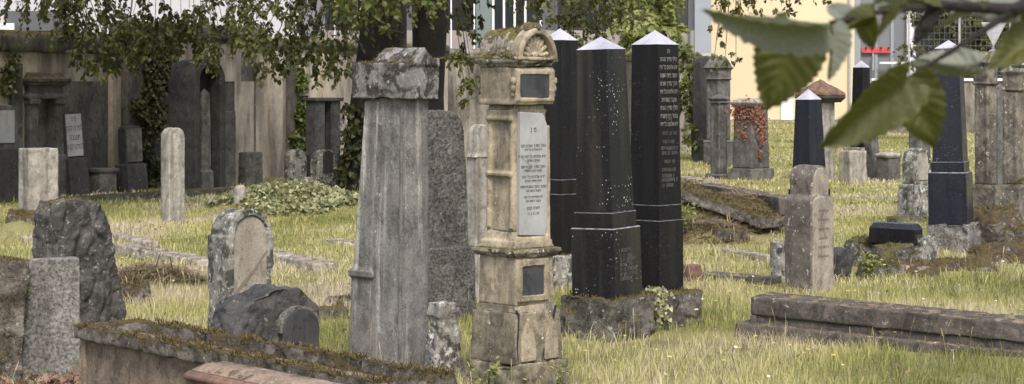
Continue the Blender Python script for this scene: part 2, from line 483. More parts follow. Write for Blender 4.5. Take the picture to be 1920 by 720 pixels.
def mid(bm):
    fr(bm, .335, .355, z(568), z(468), .325, .345)
    # frame round the dark square
    for (x0, x1, a, b) in ((-.155, -.12, 560, 482), (.075, .11, 560, 482), (-.12, .075, 560, 549), (-.12, .075, 495, 482)):
        fr(bm, x1 - x0, .03, z(a), z(b), cx=(x0 + x1) / 2, cy=-.178)
m.part('middle_die', 'sand', mid, vox=.008, amp=.004, chip=.006)
m.part('dark_plate', 'slate', lambda bm: fr(bm, .20, .012, z(550), z(494), cx=-.022, cy=-.178), bev=.001)
m.part('ledge', 'sandcap', lambda bm: (fr(bm, .36, .38, z(478), z(470), .40, .42), fr(bm, .41, .425, z(470), z(462), .405, .42)), vox=.007, amp=.007, freq=12, chip=.014)
def colbase(bm):
    fr(bm, .34, .34, z(463), z(448), .33, .33)
    fr(bm, .30, .30, z(448), z(432), .27, .28)
    for zz, r in ((z(437), .145), (z(428), .135)):
        fr(bm, 2 * r, 2 * r - .02, zz - .012, zz + .012, 2 * r - .01, 2 * r - .03)
m.part('column_base', 'sand', colbase, vox=.008, amp=.007, chip=.01)
def shaftb(bm):
    fr(bm, .275, .27, z(430), z(196), .255, .25)
    # raised edges of the side pilaster and the string moulding
    for (a, b) in ((-.125, -.095), (.095, .122)):
        fr(bm, .30, b - a, z(425), z(205), .275, b - a, cy=(a + b) / 2, cx=-.004)
    fr(bm, .315, .25, z(330), z(322), cx=-.006)
    fr(bm, .30, .25, z(226), z(219), cx=-.006)
    fr(bm, .29, .25, z(216), z(206), .30, .26, cx=-.004)
    # frame at the front right edge
    fr(bm, .035, .05, z(455), z(235), .03, .045, cx=.14, cy=-.13)
    fr(bm, .32, .07, z(460), z(440), .3, .06, cy=-.13)
m.part('shaft', 'sand', shaftb, vox=.0085, amp=.003, chip=.005)
tp = [(-.118, z(437)), (.105, z(441)), (.12, z(420)), (.125, z(236)), (.085, z(212)), (-.11, z(209))]
tab = m.part('inscription_tablet', 'marble', lambda bm: prism(bm, tp, -.162, -.128), bev=.004)
rows = [(243, 'פ', .035), (247, '', 0)]
yy = [(244, 'פ נ', .045), (272, HEB[2] + ' טוב', .026), (279, HEB[3], .022), (292, HEB[3] + ' כל', .026), (299, HEB[4], .022), (311, HEB[2] + ' תם', .026), (318, HEB[5], .022),
      (330, HEB[3], .028), (337, HEB[2], .022), (348, HEB[5] + ' קדש', .026), (355, HEB[6], .022), (367, HEB[3], .024), (374, HEB[6], .022), (388, HEB[7], .028), (398, 'ת נ צ ב ה', .026)]
bmj = None
ins = []
for py, tx, sz in yy:
    o = text_obj('inscription_line', tx[::-1], sz, M['ink'], tab, (0, -.1635, z(py) - .008), (R(90), 0, 0), .0006, .95)
    ins.append(o)
# join the lines into one inscription mesh (surface writing of one tablet)
def join_meshes(objs, name, mat, parent):
    bm = bmesh.new()
    for o in objs:
        me = o.data.copy()
        me.transform(o.matrix_basis)
        bm.from_mesh(me)
    for o in objs: bpy.data.objects.remove(o)
    me = bpy.data.meshes.new(name); bm.to_mesh(me); bm.free()
    return link(name, me, mat, parent)
join_meshes(ins, 'inscription', M['ink'], tab)
m.part('tablet_crack', 'carve', lambda bm: prism(bm, [(-.118, z(290)), (-.06, z(302)), (-.01, z(312)), (-.09, z(318)), (-.015, z(314.5)), (-.005, z(311)), (-.07, z(299))], -.1632, -.15), bev=0, parent=tab)
def ent(bm):
    fr(bm, .325, .335, z(196), z(126), .325, .335)
    fr(bm, .34, .35, z(196), z(189)); fr(bm, .335, .345, z(131), z(126))
    for (x0, x1, a, b) in ((-.165, -.13, 190, 131), (.125, .168, 190, 131), (-.13, .125, 190, 183), (-.13, .125, 140, 131)):
        fr(bm, x1 - x0, .025, z(a), z(b), cx=(x0 + x1) / 2, cy=-.174)
m.part('entablature_block', 'sand', ent, vox=.008, amp=.004, chip=.005)
m.part('dark_plate', 'slate', lambda bm: fr(bm, .255, .012, z(183), z(140), cx=-.003, cy=-.172), bev=.001)
for sx in (-.175, .175):
    m.part('scroll_bracket', 'sand', lambda bm, sx=sx: (blob(bm, .022, (sx, -.165, z(152)), (1, 1.2, 1.4), 2), blob(bm, .018, (sx, -.165, z(166)), (1, 1.2, 1.6), 2), blob(bm, .014, (sx, -.16, z(178)), (1, 1, 1.4), 2)), vox=.006, amp=.003)
m.part('cornice', 'sandcap', lambda bm: (fr(bm, .33, .34, z(126), z(119), .35, .36), fr(bm, .375, .39, z(119), z(112), .39, .40), fr(bm, .36, .38, z(112), z(105))), vox=.007, amp=.006, chip=.01)


def roofb(bm):
    r = .148
    pts = [(-r, z(108))] + [(r * cos(pi - pi * i / 16), z(105) + .175 * sin(pi * i / 16)) for i in range(17)] + [(r, z(108))]
    prism(bm, pts[::-1], -.13, .20)
    fr(bm, .375, .36, z(108), z(101), .35, .34, cy=.03)
    # stepped course along the curved roof
    pts2 = [((r + .022) * cos(pi - pi * i / 16), z(107) + .192 * sin(pi * i / 16)) for i in range(17)]
    prism(bm, pts2[::-1], -.03, .03)
m.part('curved_roof', 'sandcap', roofb, vox=.009, amp=.011, freq=9, chip=.014)


def shell(bm):
    ro, ri = .168, .132
    o_ = [(ro * cos(pi * i / 18), z(112) + .200 * sin(pi * i / 18)) for i in range(19)]
    i_ = [(ri * cos(pi * i / 18), z(112) + .163 * sin(pi * i / 18)) for i in range(19)]
    for i in range(18):
        prism(bm, [o_[i], o_[i + 1], i_[i + 1], i_[i]], -.215, -.12)
    fr(bm, .34, .09, z(114), z(108), cy=-.165)
m.part('gable_arch', 'sand', shell, vox=.0075, amp=.004)
def flutes(bm):
    prism(bm, archpts(.27, z(110), z(109), z(72)), -.16, -.13)
    for i in range(9):
        a = pi * (i + .5) / 9
        p = [(0.025 * cos(a), -.168, z(108) + .02 * sin(a)), (.075 * cos(a), -.175, z(108) + .095 * sin(a)), (.118 * cos(a), -.168, z(108) + .145 * sin(a))]
        tube(bm, p, [.005, .012, .016], 7)
    blob(bm, .026, (0, -.17, z(106)), (1.3, .8, 1), 2)
m.part('shell_ornament', 'sand', flutes, vox=.006, amp=.002)
def acro(bm):
    tube(bm, [(-.05, -.15, z(66)), (-.045, -.16, z(56)), (0, -.17, z(50)), (.035, -.16, z(58)), (.02, -.15, z(66))], [.02, .026, .028, .024, .018], 8)
    blob(bm, .05, (-.005, -.12, z(56)), (1.15, 1.1, 1), 2); blob(bm, .036, (.045, -.17, z(60)), (1, 1, 1.1), 2); blob(bm, .03, (-.05, -.17, z(58)), (1, 1, 1.1), 2); blob(bm, .026, (.0, -.2, z(52)), (1, 1, 1.2), 2)
    tube(bm, [(0, -.1, z(62)), (0, 0.0, z(68)), (0, .08, z(66))], [.03, .022, .016], 8)
m.part('scroll_finial', 'sandcap', acro, vox=.007, amp=.005)


# ------------------------------------------------------------------ obelisks
def obelisk(label, px, Y, rz, lean, zb, b, t2, s0, s1, capz, mat='black', parts_txt=None, group=None, mound_z=None, name='obelisk', capmat='cap', caph=None):
    """zb: base z above ground; b=(side, ztop) ; t2=(side, ztop) ; s0/s1 shaft sides ; capz=(shaft top, apex) as world z"""
    m = Mon(name, label, 'obelisk', px, Y, rz, lean, group=group, fp=(b[0], b[0]))
    o = m.z0
    m.part('base', mat, lambda bm: fr(bm, b[0], b[0], zb - o, b[1] - o, b[0] * .985, b[0] * .985), bev=.004)
    if t2:
        m.part('upper_base', mat, lambda bm: (fr(bm, b[0] * .985, b[0] * .985, b[1] - o, b[1] - o + .012, t2[0], t2[0]), fr(bm, t2[0], t2[0], b[1] - o + .012, t2[1] - o - .012),
                                            fr(bm, t2[0], t2[0], t2[1] - o - .012, t2[1] - o, s0, s0)), bev=.003)
        for (zz, ww) in ((b[1] - o, b[0] * .985), (t2[1] - o - .012, t2[0])):
            m.part('pale_trim_line', 'edge', lambda bm, zz=zz, ww=ww: fr(bm, ww + .003, ww + .003, zz - .002, zz + .0065, ww - .014, ww - .014), bev=0)
    zs = (t2[1] if t2 else b[1]) - o
    sh = m.part('shaft', mat, lambda bm: fr(bm, s0, s0, zs, capz[0] - o, s1, s1), bev=.003)
    m.part('cap', capmat, lambda bm: pyr(bm, s1 + .006, s1 + .006, capz[0] - o, capz[1] - o), bev=0)
    return m, sh


m2, sh2 = obelisk('black obelisk with rain stains and white spatter leaning left, on the near mossy plinth', 1141, 15.75, 55, (-1.5, 0),
             .30, (.395, .84), (.345, .975), .325, .272, (2.215, 2.315), mat='blacks')
m3, sh3 = obelisk('tall black obelisk covered in rows of pale Hebrew lettering', 1230, 16.7, 48, (-.2, 0),
             .25, (.325, .838), (.305, .975), .30, .272, (2.27, 2.39), mat='black')
m1, sh1 = obelisk('black obelisk half hidden behind the sandstone monument', 1050, 19.5, 48, (0, 0),
             .30, (.30, .90), (.285, 1.05), .265, .245, (2.365, 2.48), mat='black')


def face_text(mon, parent, lines, z_top, step, size, mat, half0, half1, zs0, zs1, x0=0, sx=1.0, name='inscription'):
    """rows of text on the -Y face of a tapering shaft"""
    objs = []
    for i, tx in enumerate(lines):
        if not tx: continue
        zz = z_top - i * step
        t = (zz - zs0) / (zs1 - zs0)
        y = -(half0 + (half1 - half0) * t) - .0008
        objs.append(text_obj('line', tx, size, mat, parent, (x0, y, zz), (R(90) - math.atan((half0 - half1) / (zs1 - zs0)) * 1, 0, 0), .0004, sx))
    return join_meshes(objs, name, mat, parent)


L3 = [HEB[0][::-1]] + [(HEB[k][::-1]) for k in (2, 3, 5, 2, 3, 6, 2, 5, 3)] + ['', '']
face_text(m3, sh3, [x for x in L3], 2.20 - m3.z0, .066, .052, M['gild'], .15, .136, .975 - m3.z0, 2.27 - m3.z0, sx=.62)
def worn_rows(parent, rows, yf, mat, name='worn_inscription'):
    """rows of worn illegible letters: (z, x0, x1, height) on the face y = yf(z)"""
    bm = bmesh.new(); rr = random.Random(3)
    for (zz, x0, x1, hh) in rows:
        x = x0
        while x < x1:
            w_ = hh * rr.uniform(.35, .6); y = yf(zz)
            for q in range(2): fr(bm, hh * .14, .0016, zz - hh * rr.uniform(.3, .5), zz + hh * .5, cx=x + q * w_ * .6, cy=y)
            if rr.random() < .7: fr(bm, w_ * .75, .0016, zz + hh * .36, zz + hh * .5, cx=x + w_ * .35, cy=y - .0004)
            if rr.random() < .5: fr(bm, w_ * .75, .0016, zz - hh * .5, zz - hh * .36, cx=x + w_ * .35, cy=y - .0004)
            x += w_ * 1.25
            if rr.random() < .14: x += hh * .5
    return fin(name, bm, M[mat], parent, bev=0)


_zf = lambda zz: -(.15 + (.136 - .15) * (zz - (.975 - m3.z0)) / (2.27 - .975)) - .001
worn_rows(sh3, [(m3.z(p), a, b_, .030) for p, a, b_ in ((223, -.04, .03), (233, -.02, .02), (249, -.09, .10), (265, -.08, .07), (277, -.11, .10), (286, -.1, .09), (302, -.07, .06), (317, -.1, .08), (328, -.1, .05), (336, -.11, .1), (346, -.1, .06))], _zf, 'gild2')
worn_rows([c for c in m2.root.children if c.name.startswith('base')][0], [(m2.z(p), a, b_, .032) for p, a, b_ in ((467, -.13, .04), (477, -.13, .05), (484, -.12, .10), (493, -.12, .06), (502, -.12, .12), (511, -.12, .12), (519, -.12, .02))], lambda zz: -.1985, 'gild2')

# plinths under the obelisks
def plinth(name, label, px, Y, w, d, h, rz, mat='mossy', cat='plinth', amp=.02, vox=.014, group=None, lean=(0, 0), freq=5, chip=.03, z=None):
    x = Xp(px, Y); zz = gz(x, Y) if z is None else z
    bm = bmesh.new(); fr(bm, w, d, -.12, h, w * .97, d * .97)
    o = fin(name, bm, M[mat], None, (x, Y, zz), (R(lean[1]), R(lean[0]), R(rz)), vox=vox, amp=amp, freq=freq, chip=chip)
    foot(x, Y, w, d, R(rz))
    return tag(o, label, cat, group)


plinth('stone_plinth', 'long mossy stone plinth carrying the stained leaning obelisk', 1139, 15.75, .54, .54, .325, 46)
plinth('stone_plinth', 'mossy stone plinth with trailing ivy carrying the lettered obelisk', 1224, 16.55, .62, .56, .275, 44)
plinth('stone_plinth', 'lichen spotted rough block under the half hidden obelisk', 1040, 19.4, .42, .42, .325, 46, 'lichen', amp=.015)


# ------------------------------------------------------------------ generic upright stones
def stele(name, label, px, Y, w, d, h, rz, top='round', mat='grey', lean=(0, 0), base=None, vox=.014, amp=.006, sh=0.0,
          spring=None, panel=None, cat='gravestone', group=None, chip=.006, taper=1.0, cap=None, z0=None, panelmat=None, text=None, basemat=None, freq=7):
    m = Mon(name, label, cat, px, Y, rz, lean, group=group, fp=(w, d), z0=z0)
    hb = 0
    if base:
        bw, bd, bh = base; hb = bh
        m.part('base', basemat or mat, lambda bm: (fr(bm, bw, bd, -.12, bh * .8), fr(bm, bw * .97, bd * .97, bh * .8, bh, (bw + w) / 2, (bd + d) / 2)), vox=vox, amp=amp, chip=chip)
    sp = spring if spring is not None else h - w / 2

    def body(bm):
        z0_ = -.12 if not base else hb - .01
        if top in ('round',): prism(bm, archpts(w, z0_, sp, h, sh=sh), -d / 2, d / 2)
        elif top == 'flat': fr(bm, w, d, z0_, h, w * taper, d * taper)
        elif top == 'gable': prism(bm, [(-w / 2, z0_), (w / 2, z0_), (w / 2 * taper, sp), (0, h), (-w / 2 * taper, sp)], -d / 2, d / 2)
        elif top == 'slant': prism(bm, [(-w / 2, z0_), (w / 2, z0_), (w / 2, sp), (-w / 2, h)], -d / 2, d / 2)
        elif top == 'pyramid': fr(bm, w, d, z0_, sp, w * taper, d * taper); pyr(bm, w * taper, d * taper, sp - .002, h)
    b = m.part('slab', mat, body, vox=vox, amp=amp, chip=chip, freq=freq)
    if panel:
        pw, p0, p1, kind = panel
        pm = panelmat or 'shade'
        if kind == 'round': m.part('inset_panel', pm, lambda bm: prism(bm, archpts(pw, p0, p1 - pw / 2, p1), -d / 2 - .008, -d / 2 + .01), bev=.003)
        else: m.part('inset_panel', pm, lambda bm: fr(bm, pw, .02, p0, p1, cy=-d / 2 - .002), bev=.003)
    if cap:
        cw, cd, ch, cm = cap
        m.part('cap', cm, lambda bm: (fr(bm, cw * .9, cd * .9, h - .01, h + ch * .35, cw, cd), fr(bm, cw, cd, h + ch * .35, h + ch * .65), fr(bm, cw * .95, cd * .95, h + ch * .65, h + ch, cw * .5, cd * .5)), vox=vox, amp=amp * 1.2, chip=chip)
    return m


# rounded stone with arched inset, left of the pillar
m = Mon('arched_gravestone', 'lichen blackened arched gravestone with recessed panel and diagonal crack, behind the dark boulder', 'gravestone', 449, 15.2, 42, fp=(.42, .28))
z = m.z
def e_body(bm):
    prism(bm, archpts(.40, -.1, z(440), z(392), sh=.03), -.13, .13)
    for i in range(16):
        a0, a1 = pi * i / 16, pi * (i + 1) / 16
        P = lambda a, rx, rz_: (rx * cos(a), z(440) + rz_ * sin(a))
        prism(bm, [P(a0, .19, z(390) - z(440)), P(a1, .19, z(390) - z(440)), P(a1, .15, z(402) - z(440)), P(a0, .15, z(402) - z(440))], -.155, -.12)
    fr(bm, .045, .03, -.1, z(440), cx=-.175, cy=-.14); fr(bm, .045, .03, z(500), z(440), cx=.178, cy=-.14)
m.part('slab', 'lichen', e_body, vox=.009, amp=.008, freq=9, chip=.012)
m.part('inset_panel', 'paleface', lambda bm: prism(bm, archpts(.30, .05, z(445), z(404)), -.138, -.125), bev=.003)
m.part('crack', 'carve', lambda bm: prism(bm, [(-.15, z(545)), (-.14, z(553)), (.03, z(512)), (.15, z(473)), (.15, z(467)), (.02, z(505))], -.1405, -.13), bev=0)

# dark granite stele behind the pillar
m = Mon('granite_gravestone', 'dark speckled granite gravestone with rounded top behind the pillar gravestone', 'gravestone', 822, 16.9, 30, (-.5, 0), fp=(.5, .4))
z = m.z
m.part('slab', 'granited', lambda bm: prism(bm, [(-.23, z(465)), (.24, z(465)), (.225, z(330)), (.205, z(245)), (.17, z(222)), (.10, z(209)), (-.05, z(206)), (-.2, z(212))], -.10, .10), vox=.012, amp=.006, freq=14)
m.part('base', 'granited', lambda bm: fr(bm, .56, .32, -.1, z(462), .54, .30), vox=.012, amp=.008, freq=14)
# stump
m = Mon('broken_stone', 'short broken pale stone post wedged between the pillar and the sandstone monument', 'broken stone', 838, 13.45, 35, fp=(.25, .22))
z = m.z
m.part('post', 'lichen', lambda bm: (fr(bm, .23, .15, -.1, z(590), .14, .13, cx2=-.03), fr(bm, .17, .14, z(592), z(566), .16, .13, cx=-.03, cx2=-.02), fr(bm, .07, .2, -.1, z(600), .03, .1, cx=-.12, cx2=-.09)), vox=.009, amp=.018, freq=8, chip=.02)
# pale stone behind sandstone monument
m = Mon('pale_gravestone', 'narrow pale gravestone with ball top peeking out behind the sandstone monument', 'gravestone', 898, 18.2, 42, fp=(.3, .25))
z = m.z
m.part('slab', 'pale', lambda bm: fr(bm, .22, .16, -.1, z(290), .18, .14), vox=.012, amp=.005)
m.part('ball_top', 'pale', lambda bm: (prism(bm, archpts(.15, z(292), z(250), z(233)), -.06, .06), fr(bm, .22, .16, z(296), z(288), .17, .13)), vox=.01, amp=.004)

# carved dark stone front left
m = Mon('carved_gravestone', 'large dark gravestone carved like scaly bark, tilting left behind the flat granite slab', 'gravestone', 127, 14.9, 48, (0, 0), fp=(.5, .4))
z = m.z
m.part('block', 'bark_like', lambda bm: prism(bm, [(-.25, -.1), (.42, -.1), (.385, z(560)), (.30, z(470)), (.235, z(405)), (.17, z(384)), (.05, z(373)), (-.14, z(374)), (-.20, z(400)), (-.21, z(480))], -.17, .15),
       vox=.009, amp=.010, freq=12, cell=.022, cfreq=8.5, chip=.012)
# flat granite slab
stele('flat_gravestone', 'flat topped speckled grey granite slab at the left front', 80, 13.35, .46, .12, Zp(485, 13.35), 20, 'flat', 'granite', (0, 0), amp=.005, vox=.01, chip=.004)
m = stele('mossy_gravestone', 'brown mossy stone edge leaning at the left border of the picture', 12, 13.15, .17, .12, Zp(482, 13.15), 15, 'flat', 'ledger', (4, 0), amp=.02, vox=.012)

# dark boulder with round plaque
m = Mon('boulder_gravestone', 'low rough dark boulder with a smooth round topped dark plaque', 'gravestone', 492, 14.0, 38, fp=(.6, .4))
z = m.z
m.part('boulder', 'rock', lambda bm: prism(bm, [(-.33, -.1), (.34, -.1), (.345, z(600)), (.30, z(560)), (.19, z(540)), (.02, z(535)), (-.14, z(552)), (-.26, z(575)), (-.32, z(605))], -.17, .17),
       vox=.011, amp=.035, freq=5, cell=.012, cfreq=7, chip=.02)
m.part('round_plaque', 'slate', lambda bm: (prism(bm, archpts(.29, .0, z(612), z(577)), -.225, -.15)), bev=.006)
bpy.context.scene.objects[m.root.name].children[-1].location = (.175, 0, 0)
m.part('plaque_rim', 'granite', lambda bm: [prism(bm, [((.16) * cos(a) + .175, z(612) + .148 * sin(a)), ((.16) * cos(a + .2) + .175, z(612) + .148 * sin(a + .2)), (.145 * cos(a + .2) + .175, z(612) + .13 * sin(a + .2)), (.145 * cos(a) + .175, z(612) + .13 * sin(a))], -.215, -.14) for a in np.arange(0, pi, .196)], bev=0)


# ------------------------------------------------------------------ ledgers
def chest(name, label, nl, rz, w, L, ztop, lid, over, mat, bodymat, recess=True, step=None, tilt=0, cat='tomb', seedamp=.012, vox=.016, dz=0):
    """nl: near-left top corner in world; the length runs along the front direction (-Y local)"""
    x0, y0 = nl
    rzr = R(rz)
    fx, fy = sin(rzr), -cos(rzr); rx, ry = cos(rzr), sin(rzr)
    cx = x0 + rx * w / 2 + fx * L / 2; cy = y0 + ry * w / 2 + fy * L / 2
    g = gz(cx, cy)
    root = empty(name, (cx, cy, g + dz), (R(tilt), 0, rzr) if not tilt else (Matrix.Rotation(rzr, 3, 'Z') @ Matrix.Rotation(R(tilt), 3, 'X')).to_euler(), label, cat)
    foot(cx, cy, w, L, rzr)
    bm = bmesh.new()
    fr(bm, w, L, ztop - lid, ztop - .085 if recess else ztop, w, L)
    if recess:
        for (a, b, c, d) in ((w, .07, 0, L / 2 - .035), (w, .07, 0, -L / 2 + .035), (.075, L, w / 2 - .037, 0), (.075, L, -w / 2 + .037, 0)):
            fr(bm, a, b, ztop - .09, ztop, a * (1 if a > .2 else .7), b * (1 if b > .2 else .7), cx=c, cy=d)
    fin('lid', bm, M[mat], root, vox=vox if recess else .012, amp=seedamp, freq=9, chip=.02 if recess else .007)
    bm = bmesh.new(); fr(bm, w - over * 2, L - over * 2, -.15, ztop - lid + .01)
    fin('body', bm, M[bodymat], root, vox=vox, amp=.004, freq=5, chip=.008)
    bm = bmesh.new()
    for sx in (-1, 1):
        for sy in (-1, 1):
            fr(bm, .05, .05, -.1, ztop - lid, cx=sx * (w / 2 - over - .006), cy=sy * (L / 2 - over - .006))
    fin('corner_strip', bm, M[bodymat], root, vox=None, bev=.008)
    if step:
        bm = bmesh.new(); fr(bm, w + step[0] * 2, L + step[0] * 2, -.15, step[1], w + step[0] * 1.8, L + step[0] * 1.8)
        fin('stepped_base', bm, M[mat], root, vox=.013, amp=.005, freq=8, chip=.008)
    return root


def top_corner(px, py, zz):
    Y = (H - zz) * F / (py - HY); return (Xp(px, Y), Y)


chest('chest_tomb', 'long chest tomb with thick mossy recessed lid across the left foreground', top_corner(135, 610, .50), 40, .50, 3.1, .50, .085, .055, 'ledger', 'ledgerbody', tilt=0)
chest('ledger_tomb', 'long low stepped ledger tomb lying in the grass at the right front', top_corner(1404, 556, .33), 60, .42, 2.35, .33, .14, .02, 'slab', 'slab', recess=False, step=(.09, .13), seedamp=.006, tilt=2.2, dz=-.045)

# red coped block
Yb = 10.7
m = Mon('coped_block', 'reddish sandstone coped block with sloping top in front of the chest tomb', 'grave block', 395, Yb, 40, fp=None, z0=0)
z = m.z
foot(m.x + .6, Yb - .6, .4, 1.8, m.rz)
def cop(bm):
    fr(bm, .30, 1.7, .10, z(705), cy=-.85)
    fr(bm, .33, 1.72, z(705), z(697), .33, 1.72, cy=-.85); fr(bm, .32, 1.72, z(697), z(690), .28, 1.70, cy=-.85)
m.part('body', 'redstone', cop, vox=.008, amp=.002)
m.part('sloping_top', 'redtop', lambda bm: fr(bm, .285, 1.70, z(691), z(677), .13, 1.60, cy=-.85), vox=.007, amp=.002)
m.part('foot_block', 'redstone', lambda bm: fr(bm, .36, 1.8, -.1, .10, cy=-.85), vox=.014, amp=.006)

# ------------------------------------------------------------------ right: shouldered stone
m = Mon('shouldered_gravestone', 'brown and pale round headed gravestone with lichen patch, upright behind the ledger tomb', 'gravestone', 1517, 19.1, 42, (0, 0), fp=(.36, .36))
z = m.z
def o_body(bm):
    prism(bm, archpts(.33, -.1, z(375), z(362), sh=.0), -.16, .16)
    prism(bm, archpts(.235, z(385), z(335), z(309)), -.135, .135)
m.part('slab', 'brown', o_body, vox=.011, amp=.007, freq=6, chip=.006)
face = m.part('front_face', 'paleface', lambda bm: (prism(bm, archpts(.30, .0, z(378), z(366)), -.172, -.14), prism(bm, archpts(.215, z(390), z(338), z(313)), -.150, -.12)), vox=.01, amp=.002)
face_text(m, face, [HEB[k][::-1] for k in (2, 3, 5, 6, 2, 3)], z(395), .085, .034, M['carve'], .175, .175, 0, 1, sx=.62)
stele('small_stone', 'short pale lichened post left of the shouldered gravestone', 1463, 20.2, .15, .12, .40, 42, 'flat', 'lichen', (-2, 0), amp=.012)
stele('small_stone', 'small dark slab leaning right beside the shouldered gravestone', 1572, 20.4, .20, .14, .34, 42, 'round', 'rock', (8, 0), amp=.014)

# right black obelisk on granite block
mq, shq = obelisk('big black obelisk on a mossy granite block at the right', 1784, 22.6, 68, (-.8, 0),
                  .40, (.425, .97), (.36, 1.10), .335, .262, (2.34, 2.435), mat='blackblue')
plinth('granite_block', 'grey green mossy granite block under the right black obelisk', 1788, 22.6, .50, .50, .41, 62, 'granite', amp=.014, z=0)
# black box stone
m = Mon('black_block', 'low black polished stone with sloping edges lying on rubble', 'grave block', 1679, 21.6, 62, (1.5, 0), fp=(.3, .5), z0=.24)
z = m.z
m.part('block', 'black', lambda bm: fr(bm, .28, .50, .02, z(428)), bev=.004)
m.part('bevelled_top', 'blackblue', lambda bm: fr(bm, .285, .505, z(428), z(418), .22, .42), bev=.004)


def rock(label, px, py, Y, w, h, mat='rock', sq=(1, 1, 1), rz=0, name='rock', cat='rock', group=None, amp=.05, bury=.4):
    x = Xp(px, Y); g = gz(x, Y)
    bm = bmesh.new(); fr(bm, w * 1.0, w * sq[1], -h * bury, h, w * .7, w * sq[1] * .7)
    o = fin(name, bm, M[mat], None, (x, Y, g), (R(random.uniform(-6, 6)), R(random.uniform(-6, 6)), R(rz)), vox=max(.012, w / 34), amp=amp * w * 2, freq=3.2 / w * .6, chip=.03 * w)
    foot(x, Y, w * .8, w * .8 * sq[1], R(rz))
    return tag(o, label, cat, group)


rock('dark broken rock left of the black block, half in grass', 1622, 490, 21.8, .42, .25, 'mossy', (1, .8, 1), 30)
rock('lichen grey rock directly under the black block', 1675, 480, 21.5, .50, .26, 'mossy', (1, .9, 1), 10)
rock('pinkish mottled rock between the black block and granite block', 1722, 470, 21.6, .42, .33, 'lichen', (1, .8, 1), 50)
rock('flat mossy stone below the mottled rock', 1700, 500, 20.9, .6, .14, 'ledger', (1, .7, 1), 15)
rock('flat brown stone at the foot of the granite block', 1790, 500, 21.5, .8, .13, 'ledger', (1, .5, 1), 5)
rock('mossy green brown rock right of the granite block', 1868, 450, 23.2, .6, .36, 'ledger', (1, .8, 1), 40)
rock('dark mossy rock at the right picture edge', 1912, 470, 22.7, .5, .28, 'mossy', (1, .8, 1), 70)
rock('low brown stone in the grass under the mossy rocks', 1868, 485, 22.1, .7, .16, 'ledger', (1, .6, 1), 10)
rock('small dark mossy stone near the yellow green weeds', 1645, 510, 20.7, .42, .15, 'mossy', (1, .8, 1), 20)
rock('reddish brown rock behind the ivy covered plinth', 1296, 525, 20.2, .22, .16, 'redstone', (1, .8, 1), 30, amp=.03)
rock('mossy low stone left of the chest tomb pillar', 620, 600, 17.0, .34, .10, 'mossy', (1, .7, 1), 20)
rock('small flat mossy stone in the grass left of the pillar', 636, 575, 18.0, .25, .09, 'mossy', (1, .7, 1), 0)
rock('brown earthy stone below the mound right of the carved gravestone', 250, 545, 18.2, .36, .16, 'ledger', (1, .7, 1), 30)
rock('brown mossy lump at the far left behind the carved gravestone', 42, 430, 25.8, .45, .24, 'ledger', (1, .8, 1), 10)


# ------------------------------------------------------------------ flat fallen slabs and kerbs
def lying(name, label, p1, p2, w, t, mat, lift=(0, 0), cat='fallen slab', top=None, group=None, amp=.012, vox=.018):
    """a slab or beam lying from p1 to p2 given as (px, Y)"""
    a = Vector((Xp(*p1), p1[1], 0)); b = Vector((Xp(*p2), p2[1], 0))
    a.z = gz(a.x, a.y) + lift[0]; b.z = gz(b.x, b.y) + lift[1]
    L = (b - a).length; c = (a + b) / 2
    bm = bmesh.new(); fr(bm, L, w, -t * .5, t, L * .98, w * .9)
    rz = math.atan2(b.y - a.y, b.x - a.x); ry = -math.asin((b.z - a.z) / L)
    o = fin(name, bm, M[mat], None, c, Matrix.Rotation(rz, 3, 'Z').to_4x4() @ Matrix.Rotation(ry, 3, 'Y').to_4x4() and (Matrix.Rotation(rz, 3, 'Z') @ Matrix.Rotation(ry, 3, 'Y')).to_euler(), vox=vox, amp=amp, freq=6, chip=.02)
    foot(c.x, c.y, L * .95, w * .9, rz)
    return tag(o, label, cat, group)


lying('fallen_slab', 'long grey fallen slab propped on the straw mound', (1320, 29.8), (1482, 26.2), .32, .15, 'slab', (.36, .16))
lying('fallen_slab', 'pale fallen slab in the grass between carved and arched gravestones', (225, 23.6), (392, 21.6), .32, .08, 'slabpale', (.03, .01))
lying('fallen_slab', 'pale mossy slab lying right of the arched gravestone', (500, 22.9), (612, 21.2), .30, .08, 'slabpale', (.03, .0))
lying('fallen_slab', 'short pale slab far behind the carved gravestone', (195, 25.6), (285, 24.4), .25, .07, 'slabpale', (.03, .0))
lying('fallen_slab', 'pale kerb slab at the far left edge', (-20, 26.5), (62, 25.0), .25, .07, 'slabpale', (.02, .0))
lying('fallen_slab', 'small pale slab in the grass left of the pillar top half', (622, 24.8), (668, 24.2), .25, .06, 'slabpale')
lying('fallen_slab', 'mossy broken slab sunk in the brown debris mound behind the obelisks', (1268, 26.9), (1452, 25.6), .45, .10, 'ledger', (.22, .12))
lying('fallen_slab', 'low mossy slab fragment in front of the brown debris mound', (1282, 24.9), (1382, 24.2), .4, .12, 'ledger', (.03, .02))
lying('kerb_stone', 'thin pale kerb stone in dry grass right of the obelisks', (1345, 23.2), (1452, 22.3), .2, .06, 'slabpale', (.0, .0), cat='kerb')
lying('kerb_stone', 'dark mossy kerb stone right of the reddish rock', (1308, 20.4), (1456, 19.9), .28, .08, 'slab', (.0, .0), cat='kerb')
lying('kerb_stone', 'pale edging stone far behind the lettered obelisk', (1272, 41.0), (1335, 39.5), .4, .10, 'slabpale', cat='kerb')
lying('kerb_stone', 'low mossy edging before the wall graves at the left', (110, 33.0), (430, 36.6), .3, .10, 'mossy', cat='kerb')
lying('branch_log', 'thin mossy dead branch on leaf litter in the left front corner', (20, 12.9), (330, 11.7), .04, .03, 'ledger', (.03, .02), cat='dead branch', vox=.01, amp=.006)

